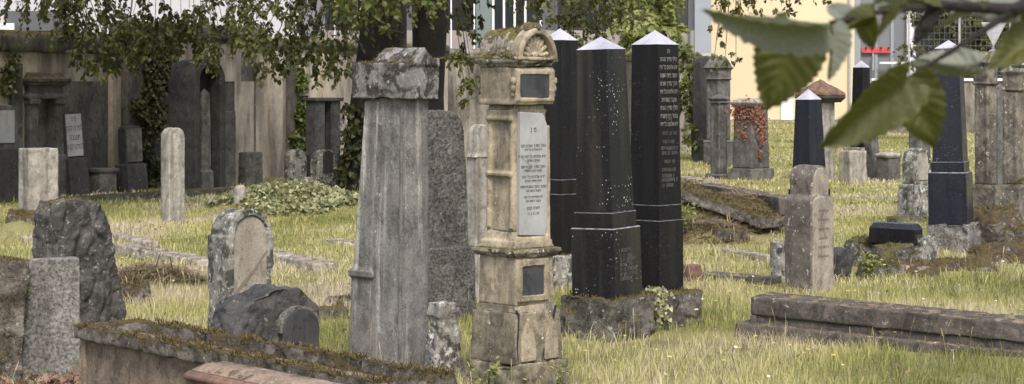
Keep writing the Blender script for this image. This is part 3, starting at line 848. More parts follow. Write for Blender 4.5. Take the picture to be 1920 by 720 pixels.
# ------------------------------------------------------------------ left middle stones
stele('flat_topped_gravestone', 'broad flat topped pale streaked gravestone standing at the left middle', 72, 28.6, .46, .32, Zp(277, 28.6), 40, 'flat', 'pale', (0, 0), vox=.016, amp=.005)
stele('slender_gravestone', 'slender pale gravestone with slanted rounded top standing alone in grass', 324, 28.2, .27, .20, Zp(240, 28.2), 45, 'round', 'pale', (0, 0), vox=.014, amp=.005, spring=Zp(240, 28.2) - .14)

# ------------------------------------------------------------------ graves along the wall (left)
m = Mon('edge_monument', 'dark wall monument with pale framed tablet cut by the left border', 'monument', -5, 33.6, 60, fp=(.6, .5))
z = m.z
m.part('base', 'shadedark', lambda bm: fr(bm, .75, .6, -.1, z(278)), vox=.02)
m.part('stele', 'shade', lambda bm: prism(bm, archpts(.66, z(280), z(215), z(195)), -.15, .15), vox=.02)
m.part('tablet', 'marble', lambda bm: fr(bm, .45, .03, z(268), z(207), cy=-.155), bev=.004)
m = Mon('double_column_monument', 'temple shaped wall monument with two columns under a stepped cornice', 'monument', 66, 35.2, 62, fp=(.9, .7))
z = m.z
m.part('base', 'shade', lambda bm: fr(bm, .95, .7, -.1, z(290)), vox=.02)
for yy_, xx in ((.0, -.34), (.0, .34)):
    m.part('column', 'shade', lambda bm, xx=xx: (fr(bm, .22, .42, z(292), z(195), .2, .4, cx=xx, cy=-.08), fr(bm, .26, .48, z(195), z(185), cx=xx, cy=-.08)), vox=.02)
m.part('back_panel', 'shadedark', lambda bm: fr(bm, .5, .2, z(292), z(190), cy=.12), vox=.02)
m.part('entablature', 'shade', lambda bm: (fr(bm, 1.0, .62, z(186), z(178)), fr(bm, .86, .52, z(178), z(160)), fr(bm, 1.0, .64, z(160), z(155), 1.05, .7)), vox=.018)
m.part('roof_slab', 'coping', lambda bm: (fr(bm, 1.06, .72, z(155), z(147)), fr(bm, .96, .62, z(147), z(136), .8, .5)), vox=.018, amp=.012)
def wallstone(name, label, px, Y, w, d, py, rz, top, mat, **k):
    return stele(name, label, px, Y, w, d, Zp(py, Y) - gz(Xp(px, Y), Y), rz, top, mat, vox=k.pop('vox', .02), amp=k.pop('amp', .006), **k)
m = Mon('leaning_tablet', 'tilted dark tablet gravestone with pale lettered face on a block by the wall', 'gravestone', 138, 35.6, 50, (-4, 0), fp=(.5, .5))
z = m.z
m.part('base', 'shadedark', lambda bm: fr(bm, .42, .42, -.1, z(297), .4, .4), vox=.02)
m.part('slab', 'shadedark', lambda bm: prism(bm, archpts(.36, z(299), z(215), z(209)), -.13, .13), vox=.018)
t_ = m.part('pale_face', 'marble', lambda bm: fr(bm, .33, .02, z(293), z(214), cy=-.137), bev=.003)
face_text(m, t_, [HEB[0][::-1], HEB[7][::-1], HEB[8][::-1], HEB[7][::-1]], z(228), .16, .14, M['ink'], .149, .149, 0, 2, sx=.6)
m = Mon('leaning_tablet', 'dark gravestone with plain pale grey face beside the ivy on the wall', 'gravestone', 247, 36.6, 48, (-2, 0), fp=(.5, .5))
z = m.z
m.part('base', 'shadedark', lambda bm: fr(bm, .45, .42, -.1, z(307), .43, .4), vox=.02)
m.part('slab', 'shadedark', lambda bm: prism(bm, archpts(.36, z(309), z(240), z(236)), -.12, .12), vox=.018)
m.part('pale_face', 'shade', lambda bm: fr(bm, .33, .02, z(303), z(241), cy=-.127), bev=.003)
# black niche monument
m = Mon('niche_monument', 'large black arched niche monument with a dark obelisk stele inside against the wall', 'monument', 368, 36.8, 55, fp=(.8, .6))
z = m.z
def niche(bm):
    o_ = archpts(.80, -.1, z(150), z(112))
    prism(bm, o_, .0, .3)
    for s_ in (-1, 1): fr(bm, .14, .5, -.1, z(152), cx=s_ * .33, cy=-.1)
    for i in range(12):
        a0, a1 = pi * i / 12, pi * (i + 1) / 12
        P = lambda a, r_, h_: (r_ * cos(a), z(152) + h_ * sin(a))
        prism(bm, [P(a0, .40, .40), P(a1, .40, .40), P(a1, .27, .27), P(a0, .27, .27)], -.35, .05)
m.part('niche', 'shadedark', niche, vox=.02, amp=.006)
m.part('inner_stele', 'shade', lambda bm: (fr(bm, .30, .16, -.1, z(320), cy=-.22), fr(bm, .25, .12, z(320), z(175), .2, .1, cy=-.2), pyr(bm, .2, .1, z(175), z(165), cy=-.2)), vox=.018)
wallstone('wall_stele', 'flat grey brown slab right of the black niche monument', 418, 38.0, .38, .3, 208, 50, 'flat', 'shade')
m = Mon('cross_block', 'small light stone block with a dark opening at the foot of the wall', 'grave block', 192, 36.2, 50, fp=(.4, .4))
m.part('block', 'shade', lambda bm: (fr(bm, .38, .34, -.1, m.z(322)), fr(bm, .44, .4, m.z(322), m.z(315))), vox=.02)
wallstone('small_gravestone', 'small broken headed gravestone before the pale stained wall', 470, 39.0, .42, .24, 285, 48, 'flat', 'shade', amp=.015)
wallstone('small_gravestone', 'low round topped mossy gravestone right of the broken headed one', 554, 38.4, .38, .22, 280, 42, 'round', 'lichen')
m = wallstone('small_gravestone', 'low round topped gravestone with dark arched niche beside the tree', 607, 37.6, .44, .26, 280, 42, 'round', 'lichen', panel=(.24, .3, .72, 'round'), panelmat='shadedark')  # the niche is a dark arched plate, its shade put into the colour
m = Mon('double_pillar_monument', 'flat capped grey double pillar monument standing against the wall near the tree', 'monument', 606, 40.4, 45, fp=(.7, .4))
z = m.z
for xx in (-.2, .2):
    m.part('pillar', 'shade', lambda bm, xx=xx: fr(bm, .25, .3, .5, z(190), cx=xx), vox=.02)
m.part('flat_cap', 'shade', lambda bm: fr(bm, .74, .4, z(190), z(183)), vox=.018)
m.part('base', 'shadedark', lambda bm: fr(bm, .8, .46, -.1, .52), vox=.02)

# ------------------------------------------------------------------ right background stones
m = Mon('roofed_monument', 'square monument with a rusty mossy pyramid roof behind the grey blue obelisk', 'monument', 1538, 41.0, 45, fp=(.7, .7))
z = m.z
m.part('shaft', 'pale', lambda bm: fr(bm, .42, .42, -.1, z(190), .42, .42), vox=.02)
m.part('cornice', 'shadedark', lambda bm: (fr(bm, .6, .6, z(192), z(184), .72, .72), fr(bm, .74, .74, z(184), z(180))), vox=.02)
m.part('pyramid_roof', 'ivyrust', lambda bm: (fr(bm, .74, .74, z(180), z(173), .7, .7), pyr(bm, .7, .7, z(173), z(148))), vox=.02, amp=.014)
obelisk('slim blue grey obelisk rising behind the shouldered gravestone', 1518, 27.2, 40, (-.6, 0), .0, (.40, .55), None, .33, .245, (1.74, 1.88), mat='blackblue')
obelisk('small far black obelisk before the shop front', 1615, 42.5, 45, (0, 0), .6, (.34, .9), (.31, 1.0), .30, .25, (2.29, 2.44), mat='black')
plinth('granite_block', 'pale stone block carrying the small far black obelisk', 1612, 42.5, .5, .5, .62, 40, 'pale', z=0, vox=.02)
stele('flat_topped_gravestone', 'low pale square stone with reddish lichen under the big hanging leaves', 1599, 40.3, .5, .3, .62, 40, 'flat', 'pale', vox=.02)
stele('leaning_gravestone', 'thin grey gravestone leaning left right of the far black obelisk', 1640, 41.5, .22, .2, 1.25, 40, 'gable', 'shade', (-5, 0), vox=.02, spring=1.1)
stele('capped_gravestone', 'low grey gravestone with a white topped ledge near the right leaf', 1666, 41.0, .42, .3, .46, 45, 'flat', 'shade', vox=.02, cap=(.5, .36, .1, 'pale'))
stele('arched_back_gravestone', 'weathered arched gravestone with side scroll left of the big black obelisk', 1719, 29.6, .36, .24, Zp(277, 29.6), 35, 'round', 'lichen', vox=.014, base=(.44, .36, .5), panel=(.2, .56, .95, 'round'), panelmat='pale', freq=6)
stele('mossy_base_slab', 'flat mossy slab in front of the arched gravestone', 1700, 28.6, .5, .3, .09, 35, 'flat', 'mossy', vox=.018)
stele('back_gravestone', 'pale narrow gravestone half hidden behind the arched one', 1724, 33.0, .3, .2, Zp(245, 33.0), 35, 'flat', 'shade', vox=.02)


def column_mon(label, px, Y, rz, py_top, py_cap, py_sh, py_ped, w, ped, mat='pale', name='column_monument', top='gable', lean=(0, 0)):
    m = Mon(name, label, 'monument', px, Y, rz, lean, fp=(ped, ped))
    z = m.z
    m.part('pedestal', mat, lambda bm: (fr(bm, ped, ped, -.12, z(py_ped) - .05), fr(bm, ped * 1.06, ped * 1.06, z(py_ped) - .05, z(py_ped), ped * .95, ped * .95)), vox=.014, amp=.008, chip=.01)

    def shaft(bm):
        fr(bm, w, w, z(py_ped), z(py_sh), w * .93, w * .93)
        for sx in (-1, 1):
            for sy in (-1, 1): fr(bm, w * .2, w * .2, z(py_ped), z(py_sh), cx=sx * w * .42, cy=sy * w * .42)
    m.part('shaft', mat, shaft, vox=.012, amp=.005)

    def capit(bm):
        fr(bm, w * 1.05, w * 1.05, z(py_sh), z(py_sh) + .03, w * 1.3, w * 1.3)
        fr(bm, w * 1.12, w * 1.12, z(py_sh) + .03, z(py_cap))
        fr(bm, w * 1.2, w * 1.2, z(py_cap), z(py_cap) + .04, w * 1.4, w * 1.4)
        if top == 'gable': prism(bm, [(-w * .68, z(py_cap) + .04), (w * .68, z(py_cap) + .04), (0, z(py_top))], -w * .62, w * .62)
        elif top == 'pyramid': pyr(bm, w * 1.35, w * 1.35, z(py_cap) + .04, z(py_top))
        else: fr(bm, w * 1.3, w * 1.3, z(py_cap) + .04, z(py_top), w * 1.0, w * 1.0)
    m.part('capital', 'sandcap' if mat in ('pale', 'sand') else mat, capit, vox=.012, amp=.009, chip=.012)
    return m


column_mon('tall pale column monument with gabled capital right of the big black obelisk', 1848, 27.0, 42, 95, 122, 160, 345, .205, .30, 'colm', lean=(.0, 0))
column_mon('sandstone column with battered square capital on a pedestal at the right edge', 1900, 26.0, 48, 128, 140, 172, 345, .19, .34, 'colm', top='block')
stele('round_headed_gravestone', 'dark grey round headed stone between the two right columns', 1872, 29.6, .30, .22, Zp(160, 29.6), 40, 'round', 'shade', vox=.018, base=(.36, .3, .5))
stele('black_slab', 'dark slab in the gap behind the right columns', 1886, 31.0, .28, .18, Zp(200, 31.0), 40, 'flat', 'shadedark', vox=.02)
column_mon('slim grey pillar with pyramid cap left of the ivy grown gravestone', 1348, 42.0, 40, 175, 188, 195, 325, .24, .38, 'shade', top='pyramid')
column_mon('tall grey gabled monument behind the slim pillar', 1347, 47.5, 40, 105, 130, 150, 262, .38, .5, 'shade', top='gable')
stele('dome_gravestone', 'dark grey dome topped gravestone near the wall end', 1318, 48.6, .42, .3, Zp(112, 48.6), 40, 'round', 'shadedark', vox=.024)
m = Mon('capped_monument', 'broad capped gravestone overgrown with red brown creeper', 'gravestone', 1408, 41.6, 45, fp=(.7, .6))
z = m.z
m.part('slab', 'shade', lambda bm: fr(bm, .60, .50, z(315), z(200), .54, .45), vox=.02)
m.part('base', 'shade', lambda bm: fr(bm, .78, .66, -.1, z(315), .72, .62), vox=.02)
m.part('cap', 'pale', lambda bm: (fr(bm, .58, .5, z(200), z(193), .68, .6), fr(bm, .68, .6, z(193), z(189)), fr(bm, .6, .52, z(189), z(184), .4, .34)), vox=.018)
capped = m
m = Mon('lancet_gravestone', 'slender whitish gravestone with pointed slot leaning right by the wall bush', 'gravestone', 1292, 53.0, 40, (4, 0), fp=(.5, .3))
z = m.z
m.part('slab', 'pale', lambda bm: fr(bm, .40, .22, -.1, z(130), .22, .2), vox=.022)
m.part('slot', 'shadedark', lambda bm: prism(bm, archpts(.1, z(250), z(190), z(170)), -.125, -.1), bev=0)  # dark raised plate; the opening's inner shade is painted in its colour
m.part('foot', 'pale', lambda bm: fr(bm, .6, .4, -.1, .12), vox=.022)

# ------------------------------------------------------------------ cemetery wall
WP = [(-260, 31.5), (0, 34.0), (230, 38.0), (236, 37.7), (480, 41.5), (840, 48.0), (1345, 56.0)]
def wxy(i): return Vector((Xp(*WP[i]), WP[i][1]))


def wall_pt(px, off=0.0):
    """point of the wall's front face seen at column px, and its facing angle"""
    for i in range(len(WP) - 1):
        a, b = WP[i], WP[i + 1]
        if a[0] <= px <= b[0] and b[0] - a[0] > 20:
            A, B = wxy(i), wxy(i + 1); d = B - A
            t_ = (px - 960) / F
            # A.x + d.x u = t (A.y + d.y u)
            u = (t_ * A.y - A.x) / (d.x - t_ * d.y)
            P = A + d * u; n = Vector((d.y, -d.x)).normalized()
            return P + n * off, n
    return None


def wall_section(label, i0, idx, h, cop_h, mat, copmat, cap_over=.08, pilasters=(), pmat=None, extra=None):
    A, B = wxy(i0), wxy(idx)
    d = (B - A); L = d.length; rz = math.atan2(d.y, d.x)
    g = min(gz(A.x, A.y), gz(B.x, B.y))
    root = empty('cemetery_wall', (A.x, A.y, g), (0, 0, rz), label, 'wall')
    bm = bmesh.new(); fr(bm, L, .35, -.3, h - cop_h, cx=L / 2, cy=.175)
    fin('panel', bm, M[mat], root, bev=.01)
    bm = bmesh.new(); fr(bm, L, .35 + cap_over * 2, h - cop_h, h - cop_h * .35, cx=L / 2, cy=.175)
    fr(bm, L, .35 + cap_over * 2.6, h - cop_h * .35, h, L, .3, cx=L / 2, cy=.175)
    fin('coping', bm, M[copmat], root, vox=.05, amp=.02, freq=2)
    for (t_, w, hh, pm) in pilasters:
        bm = bmesh.new(); fr(bm, w, .10, -.3, hh, cx=t_ * L, cy=-.04)
        fin('pilaster', bm, M[pm], root, bev=.01)
    foot(A.x + d.x / 2, A.y + d.y / 2, L, .8, rz)
    return root


wall_section('plastered cemetery wall with dark heavy coping at the far left', 0, 1, 2.88, .36, 'walld', 'coping')
wall_section('soot stained cemetery wall panel with heavy dark coping behind the double column monument', 1, 2, 2.86, .36, 'wall', 'coping', pilasters=((.10, .3, 2.3, 'walld'), (.93, .5, 2.45, 'wall')))
# recessed dark field on that section
A, B = wxy(1), wxy(2); d = B - A; L = d.length
bm = bmesh.new(); fr(bm, L * .68, .012, -.1, 2.0, cx=L * .52, cy=-.008)
o = fin('sooty_field', bm, M['walld'], [c for c in bpy.data.objects if c.name.startswith('cemetery_wall')][-1], bev=.002)
wall_section('higher cemetery wall section with ivy and pale upper plaster behind the niche monument', 3, 4, 3.12, .30, 'walld', 'coping', pilasters=((.05, .55, 2.95, 'walld'),))
A, B = wxy(3), wxy(4); L = (B - A).length
bm = bmesh.new(); fr(bm, L * .50, .012, 2.0, 2.75, cx=L * .62, cy=-.008); fr(bm, L * .16, .012, -.1, 2.0, cx=L * .90, cy=-.008)
fin('pale_field', bm, M['wall'], bpy.data.objects['cemetery_wall.002'], bev=.002)
wall_section('pale streaked cemetery wall behind the two tree trunks', 4, 5, 2.90, .22, 'wall', 'coping', pilasters=((.08, .4, 2.62, 'wall'), (.16, .35, 2.62, 'walld'), (.34, .55, 2.62, 'wall'), (.52, .4, 2.62, 'walld'), (.70, .4, 2.62, 'wall')))
wall_section('far grey cemetery wall seen between obelisks and maple', 5, 6, 2.72, .25, 'wallr', 'wallr', pilasters=((.2, .5, 2.4, 'wallr'), (.6, .5, 2.4, 'wallr'), (.9, .5, 2.4, 'wallr')))
# iron upright pipes on the wall section
# low wall at the right back
xx0, xx1 = Xp(1635, 62), Xp(1960, 62)
root = empty('low_wall', ((xx0 + xx1) / 2, 62, gz(12, 62)), (0, 0, 0), 'low sandstone block wall with white top edge before the shop front', 'wall')
bm = bmesh.new(); fr(bm, xx1 - xx0, .4, -.3, Zp(152, 62) - gz(12, 62)); fin('wall_body', bm, M['wallr'], root, vox=.06, amp=.03, freq=1.5)
bm = bmesh.new(); fr(bm, xx1 - xx0 + .1, .5, Zp(152, 62) - gz(12, 62), Zp(147, 62) - gz(12, 62)); fin('top_edge', bm, M['frame'], root)

# ------------------------------------------------------------------ buildings
def boxobj(name, mat, parent, x0, x1, y0, y1, z0, z1, bev=0):
    bm = bmesh.new(); fr(bm, x1 - x0, y1 - y0, z0, z1, cx=(x0 + x1) / 2, cy=(y0 + y1) / 2)
    return fin(name, bm, M[mat], parent, bev=bev)


def bldg(name, label, Y, px0, px1, hgt, depth, wallmat, cat='building'):
    x0, x1 = Xp(px0, Y), Xp(px1, Y); cx = (x0 + x1) / 2; g = .5
    root = empty(name, (cx, Y, g), (0, 0, 0), label, cat)
    boxobj('walls', wallmat, root, x0 - cx, x1 - cx, 0, depth, -1, hgt)
    return root, cx, g


def fpanel(root, cx, g, Y, name, mat, px0, px1, py0, py1, out, thick=.06, parent=None):
    """a piece on a facade that faces the camera, py0 above py1"""
    x0, x1 = Xp(px0, Y) - cx, Xp(px1, Y) - cx
    return boxobj(name, mat, parent or root, x0, x1, -out, -out + thick, Zp(py1, Y) - g, Zp(py0, Y) - g)


def win(root, cx, g, Y, px0, px1, py0, py1, mull=(), framemat='frame', glass='glass', fw=3):
    f = fpanel(root, cx, g, Y, 'window', glass, px0, px1, py0, py1, .02, .05)
    bm = bmesh.new()
    x0, x1, z0, z1 = Xp(px0, Y) - cx, Xp(px1, Y) - cx, Zp(py1, Y) - g, Zp(py0, Y) - g
    t = fw * Y / F
    for (a, b, c, d_) in ((x0 - t, x0, z0 - t, z1 + t), (x1, x1 + t, z0 - t, z1 + t), (x0, x1, z0 - t, z0), (x0, x1, z1, z1 + t)):
        fr(bm, b - a, .12, c, d_, cx=(a + b) / 2, cy=-.03)
    for p in mull:
        xm = Xp(p, Y) - cx; fr(bm, t, .11, z0, z1, cx=xm, cy=-.03)
    fin('frame', bm, M[framemat], f, bev=0)
    return f


b, cx, g = bldg('rendered_building', 'plain light grey rendered building above the wall at the upper left', 56, -500, 560, 9, 8, 'render')
fpanel(b, cx, g, 56, 'dark_annexe', 'darkpanel', 35, 122, 24, 60, 1.5, 1.4)
win(b, cx, g, 56, 57, 150, 47, 70, (), fw=2)
fpanel(b, cx, g, 56, 'white_parapet', 'frame', -60, 54, 47, 75, 1.7, .15)
b, cx, g = bldg('glazed_building', 'blue grey office building with dark glazing and white window frames behind the wall', 64, 562, 1333, 9, 9, 'darkpanel')
fpanel(b, cx, g, 64, 'teal_panel', 'teal', 893, 924, -120, 110, .06, .07)
win(b, cx, g, 64, 927, 1012, -100, 56, (945, 965, 985), fw=4)
win(b, cx, g, 64, 600, 760, -100, 95, (628, 676, 720), fw=2.5)
win(b, cx, g, 64, 780, 888, -100, 95, (846,), fw=2.5)
win(b, cx, g, 64, 1045, 1290, -100, 84, (1120, 1165, 1225), framemat='darkpanel', fw=4)
fpanel(b, cx, g, 64, 'corner_pier', 'bluepier', 1302, 1333, -200, 130, .10, .12)
fpanel(b, cx, g, 64, 'sill_band', 'plinthpink', 562, 1302, 57, 100, .025, .03)
b, cx, g = bldg('cream_building', 'cream rendered building with pinkish plinth behind the right lawn', 70, 1325, 1602, 10, 8, 'cream')
fpanel(b, cx, g, 70, 'plinth', 'plinthpink', 1325, 1603, 224, 245, .06, .08)
fpanel(b, cx, g, 70, 'white_door', 'frame', 1464, 1486, 150, 225, .08, .09)
fpanel(b, cx, g, 70, 'downpipe', 'metal', 1590, 1594, -100, 225, .12, .1)
b, cx, g = bldg('shop_building', 'grey glass fronted shop with red lettering and white columns at the upper right', 71, 1602, 2350, 10, 8, 'darkpanel')
f = win(b, cx, g, 71, 1606, 1700, -80, 150, (1642, 1672), glass='shopglass', framemat='bluepier', fw=6)
fpanel(b, cx, g, 71, 'white_column', 'frame', 1698, 1714, -120, 150, .25, .2)
fpanel(b, cx, g, 71, 'left_pier', 'bluepier', 1600, 1612, -120, 160, .15, .12)
fpanel(b, cx, g, 71, 'hand_rail', 'frame', 1646, 1712, 116, 120, .35, .1)
fpanel(b, cx, g, 71, 'hand_rail', 'frame', 1720, 1925, 118, 121, .35, .1)
fpanel(b, cx, g, 71, 'door_handle', 'metal', 1633, 1636, 100, 132, .3, .1)
sg = fpanel(b, cx, g, 71, 'sign_strip', 'red', 1615, 1668, 93, 99, .14, .05)
bm = bmesh.new()
for i, px in enumerate((1617, 1624, 1632, 1639, 1646, 1653, 1661)):
    x0 = Xp(px, 71) - cx; zz = Zp(93, 71) - g
    fr(bm, .09, .05, zz, zz + (.10 if i % 2 else .06), cx=x0, cy=-.115)
fin('red_lettering', bm, M['red'], sg, bev=0)
bm = bmesh.new()
for px in (1622, 1634, 1650, 1664, 1674):
    bmesh.ops.create_uvsphere(bm, u_segments=8, v_segments=6, radius=.04, matrix=Matrix.Translation((Xp(px, 71) - cx, -.19, Zp(90 if px < 1670 else 98, 71) - g)))
fin('black_dots', bm, M['blk'], sg, bev=0)
for (a, b2) in ((1725, 1795), (1805, 1880), (1890, 1960)): win(b, cx, g, 71, a, b2, 30, 140, (), framemat='darkpanel', fw=3)

# wire fence upper right
Yf = 62.6
root = empty('wire_fence', (Xp(1820, Yf), Yf, gz(14, Yf)), (0, 0, 0), 'galvanised wire mesh fence on posts above the low wall', 'fence')
gx = Xp(1820, Yf); g0 = gz(14, Yf)
for px in (1705, 1800, 1895, 1990):
    boxobj('post', 'metal', root, Xp(px, Yf) - gx - .03, Xp(px, Yf) - gx + .03, .04, .10, 0, Zp(22, Yf) - g0)
bm = bmesh.new()
for i in range(11):
    zz = Zp(26 + i * 12, Yf) - g0; fr(bm, Xp(1992, Yf) - Xp(1703, Yf), .006, zz, zz + .007, cx=(Xp(1992, Yf) + Xp(1703, Yf)) / 2 - gx)
xx = Xp(1703, Yf)
while xx < Xp(1992, Yf):
    fr(bm, .005, .005, Zp(148, Yf) - g0, Zp(24, Yf) - g0, cx=xx - gx, cy=.012); xx += .16
fin('wire_mesh', bm, M['wire'], root, bev=0)
# triangular road sign seen from behind
Ys = 64
g0 = gz(15, Ys)
root = empty('road_sign', (Xp(1863, Ys), Ys, g0), (0, 0, R(8)), 'grey back of a triangular give way sign with a round sign below on a pole', 'sign')
bm = bmesh.new(); tube(bm, [(0, .03, 0), (0, .03, Zp(40, Ys) - g0)], .035, 10); fin('pole', bm, M['metal'], root, bev=0)
bm = bmesh.new(); zt, zb = Zp(42, Ys) - g0, Zp(86, Ys) - g0
prism(bm, [(-.42, zt), (.42, zt), (.02, zb), (-.02, zb)], -.02, 0); fin('triangle_plate', bm, M['metal'], root, bev=.01)
bm = bmesh.new(); zc = Zp(105, Ys) - g0
prism(bm, [(.22 * cos(a), zc + .22 * sin(a)) for a in np.arange(0, 2 * pi, .3)], -.02, 0); fin('round_plate', bm, M['metal'], root, bev=.0)

# ------------------------------------------------------------------ foliage
def tint_attr(me, vals):
    a = me.attributes.new('tint', 'FLOAT', 'POINT'); a.data.foreach_set('value', np.ascontiguousarray(vals, np.float32))


T_LEAF = (np.array([(0, 0, 0), (-.30, .30, .07), (-.26, .68, .03), (0, 1.0, -.10), (.26, .68, .03), (.30, .30, .07)], float), [(0, 3, 2, 1), (0, 5, 4, 3)])
_mp = [(0, 0), (-.18, .05), (-.50, -.02), (-.36, .20), (-.60, .42), (-.30, .42), (-.26, .70), (-.14, .58), (0, 1.0), (.14, .58), (.26, .70), (.30, .42), (.60, .42), (.36, .20), (.50, -.02), (.18, .05)]
T_MAPLE = (np.array([(x, y, .10 * abs(x) - .12 * y * y) for x, y in _mp] + [(0, .3, -.02)], float), [(16, i, (i + 1) % 16) for i in range(16)])
_iv = [(0, 0), (-.3, -.12), (-.52, .12), (-.34, .45), (0, .95), (.34, .45), (.52, .12), (.3, -.12)]
T_IVY = (np.array([(x, y, .12 * abs(x) - .1 * y * y) for x, y in _iv], float), [(0, 4, 3, 2, 1), (0, 7, 6, 5, 4)])


def leaf_mesh(name, P, D, Nn, S, T, tint):
    """P base points, D leaf axis, Nn leaf normal hint, S sizes"""
    P = np.asarray(P, float); D = np.asarray(D, float); Nn = np.asarray(Nn, float)
    D /= np.linalg.norm(D, axis=1, keepdims=True) + 1e-9
    Xx = np.cross(D, Nn); Xx /= np.linalg.norm(Xx, axis=1, keepdims=True) + 1e-9
    Zz = np.cross(Xx, D)
    tv, tf = T; n = len(P); k = len(tv)
    S = np.asarray(S, float)[:, None, None]
    V = P[:, None, :] + S * (tv[None, :, 0:1] * Xx[:, None, :] + tv[None, :, 1:2] * D[:, None, :] + tv[None, :, 2:3] * Zz[:, None, :])
    V = V.reshape(-1, 3)
    lens = np.array([len(f) for f in tf]); flat_ = np.concatenate([np.array(f) for f in tf])
    idx = (flat_[None, :] + (np.arange(n) * k)[:, None]).ravel()
    ls = np.tile(lens, n)
    me = bpy.data.meshes.new(name)
    me.vertices.add(len(V)); me.vertices.foreach_set('co', V.astype(np.float32).ravel())
    me.loops.add(len(idx)); me.loops.foreach_set('vertex_index', idx.astype(np.int32))
    me.polygons.add(len(ls)); st = np.concatenate([[0], np.cumsum(ls)[:-1]])
    me.polygons.foreach_set('loop_start', st.astype(np.int32)); me.polygons.foreach_set('loop_total', ls.astype(np.int32))
    tint_attr(me, np.repeat(tint, k))
    me.update(calc_edges=True)
    return me


M['lf_dark'] = leafmat('dark_leaf', (.030, .038, .014), (.15, .155, .055), .4)
M['lf_mid'] = leafmat('mid_leaf', (.06, .085, .025), (.17, .19, .06), .4)
M['lf_pale'] = leafmat('pale_leaf', (.16, .19, .07), (.30, .31, .13), .4)
M['lf_ivy'] = leafmat('ivy_leaf', (.03, .036, .014), (.12, .12, .045), .2)
M['lf_ivy2'] = leafmat('ivy_leaf_pale', (.09, .105, .045), (.38, .37, .22), .2)
M['lf_red'] = leafmat('red_creeper', (.16, .055, .035), (.27, .14, .09), .2)
M['lf_brown'] = leafmat('dead_leaf', (.09, .055, .038), (.26, .165, .115), .1)


def rv(n): 
    v = rng.normal(size=(n, 3)); return v / np.linalg.norm(v, axis=1, keepdims=True)


def sprays(blobs, size, per, droop=.6, leaves=14, length=.6):
    """blobs: (x,y,z,r,[count]). returns P,D,N,S and twig polylines"""
    P, D, Nn, S, TW, TT = [], [], [], [], [], []
    for bl in blobs:
        x, y, z, r = bl[:4]; cnt = int(per * r * r * 4) + 1
        tone = rng.uniform(-.25, .25)
        for _ in range(cnt):
            dr = rv(1)[0]; rad = r * rng.uniform(.2, 1) ** .5
            p0 = np.array((x, y, z)) + dr * rad * .75
            out = dr * .7 + rng.normal(size=3) * .35; out[2] -= droop
            out /= np.linalg.norm(out)
            L = length * rng.uniform(.5, 1.1) * min(1, r * 1.4)
            pts = [p0 + out * L * t - np.array((0, 0, .35 * L * t * t)) for t in (0, .35, .7, 1)]
            TW.append(pts)
            st = tone + rng.uniform(-.2, .2)
            for i in range(leaves):
                t = (i + rng.uniform(.2, 1)) / leaves
                q = p0 + out * L * t - np.array((0, 0, .35 * L * t * t))
                side = rng.normal(size=3); side -= out * side.dot(out); side /= np.linalg.norm(side) + 1e-6
                d = out * .6 + side * .9; d[2] -= .35
                P.append(q); D.append(d)
                nn = rng.normal(size=3) * .6 + np.array((0, -.25, 1)); Nn.append(nn)
                S.append(size * rng.uniform(.6, 1.25)); TT.append(np.clip(.5 + st + rng.uniform(-.25, .25), 0, 1))
    return P, D, Nn, S, TW, TT


def twigs_mesh(TW, r=.006):
    bm = bmesh.new()
    for t in TW: tube(bm, [Vector(p) for p in t], [r, r * .8, r * .5, r * .3], 4, cap=False)
    return bm


def bz(px, py, Y, r): return (Xp(px, Y), Y, Zp(py, Y), r)


def tree(name, label, trunk_pts, trunk_r, blobs, size, mat, per, T=T_LEAF, leaves=14, length=.6, droop=.6, limb_from=None, bark='bark', cat='tree', twr=.006):
    base = Vector(trunk_pts[0])
    root = empty(name, base, (0, 0, 0), label, cat)
    bm = bmesh.new()
    tube(bm, [Vector(p) - base for p in trunk_pts], trunk_r, 18)
    for v in bm.verts:
        n_ = noise.noise(Vector((v.co.x * 6, v.co.y * 6, v.co.z * .9))) * .05
        c = v.co; v.co = c + Vector((c.x, c.y, 0)).normalized() * n_ if c.length > .01 else c
    bmesh.ops.subdivide_edges(bm, edges=bm.edges, cuts=1)
    fin('trunk', bm, M[bark], root, bev=0)
    foot(base.x, base.y, trunk_r[0] * 2, trunk_r[0] * 2, 0)
    lf = [Vector(p) for p in (limb_from or trunk_pts[-2:])]
    bm = bmesh.new()
    hi = [Vector(b_[:3]) for b_ in blobs if b_[2] > 3.6]
    for i, e in enumerate(hi):
        if i % 2 and len(hi) > 20: continue
        s_ = min(lf, key=lambda q: (q - e).length)
        mid_ = (s_ + e) / 2 + Vector((0, 0, (s_ - e).length * .12))
        tube(bm, [s_ - base, mid_ - base, e - base], [.05, .03, .010], 6, cap=False)
    src = hi or lf
    for b_ in blobs:
        if b_[2] > 3.6: continue
        e = Vector(b_[:3]); s_ = min(src, key=lambda q: (Vector((q.x, q.y)) - Vector((e.x, e.y))).length + .3 * abs(q.z - e.z))
        mid_ = Vector((s_.x * .35 + e.x * .65, s_.y * .35 + e.y * .65, s_.z * .75 + e.z * .25))
        tube(bm, [s_ - base, mid_ - base, e - base], [.012, .009, .004], 5, cap=False)
    fin('limbs', bm, M[bark], root, bev=0)
    P, D, Nn, S, TW, TT = sprays(blobs, size, per, droop, leaves, length)
    P = np.array(P) - np.array(base)
    me = leaf_mesh('crown', P, D, Nn, S, T, np.array(TT))
    cr = link('crown', me, M[mat], root)
    TW = [[np.array(p) - np.array(base) for p in t] for t in TW]
    fin('twigs', twigs_mesh(TW, twr), M['twig'], cr, bev=0)
    return root


def fillblobs(px0, px1, Y0, Y1, z0, z1, n, r0, r1):
    out = []
    for _ in range(n):
        Y = rng.uniform(Y0, Y1); out.append((Xp(rng.uniform(px0, px1), Y), Y, rng.uniform(z0, z1), rng.uniform(r0, r1)))
    return out


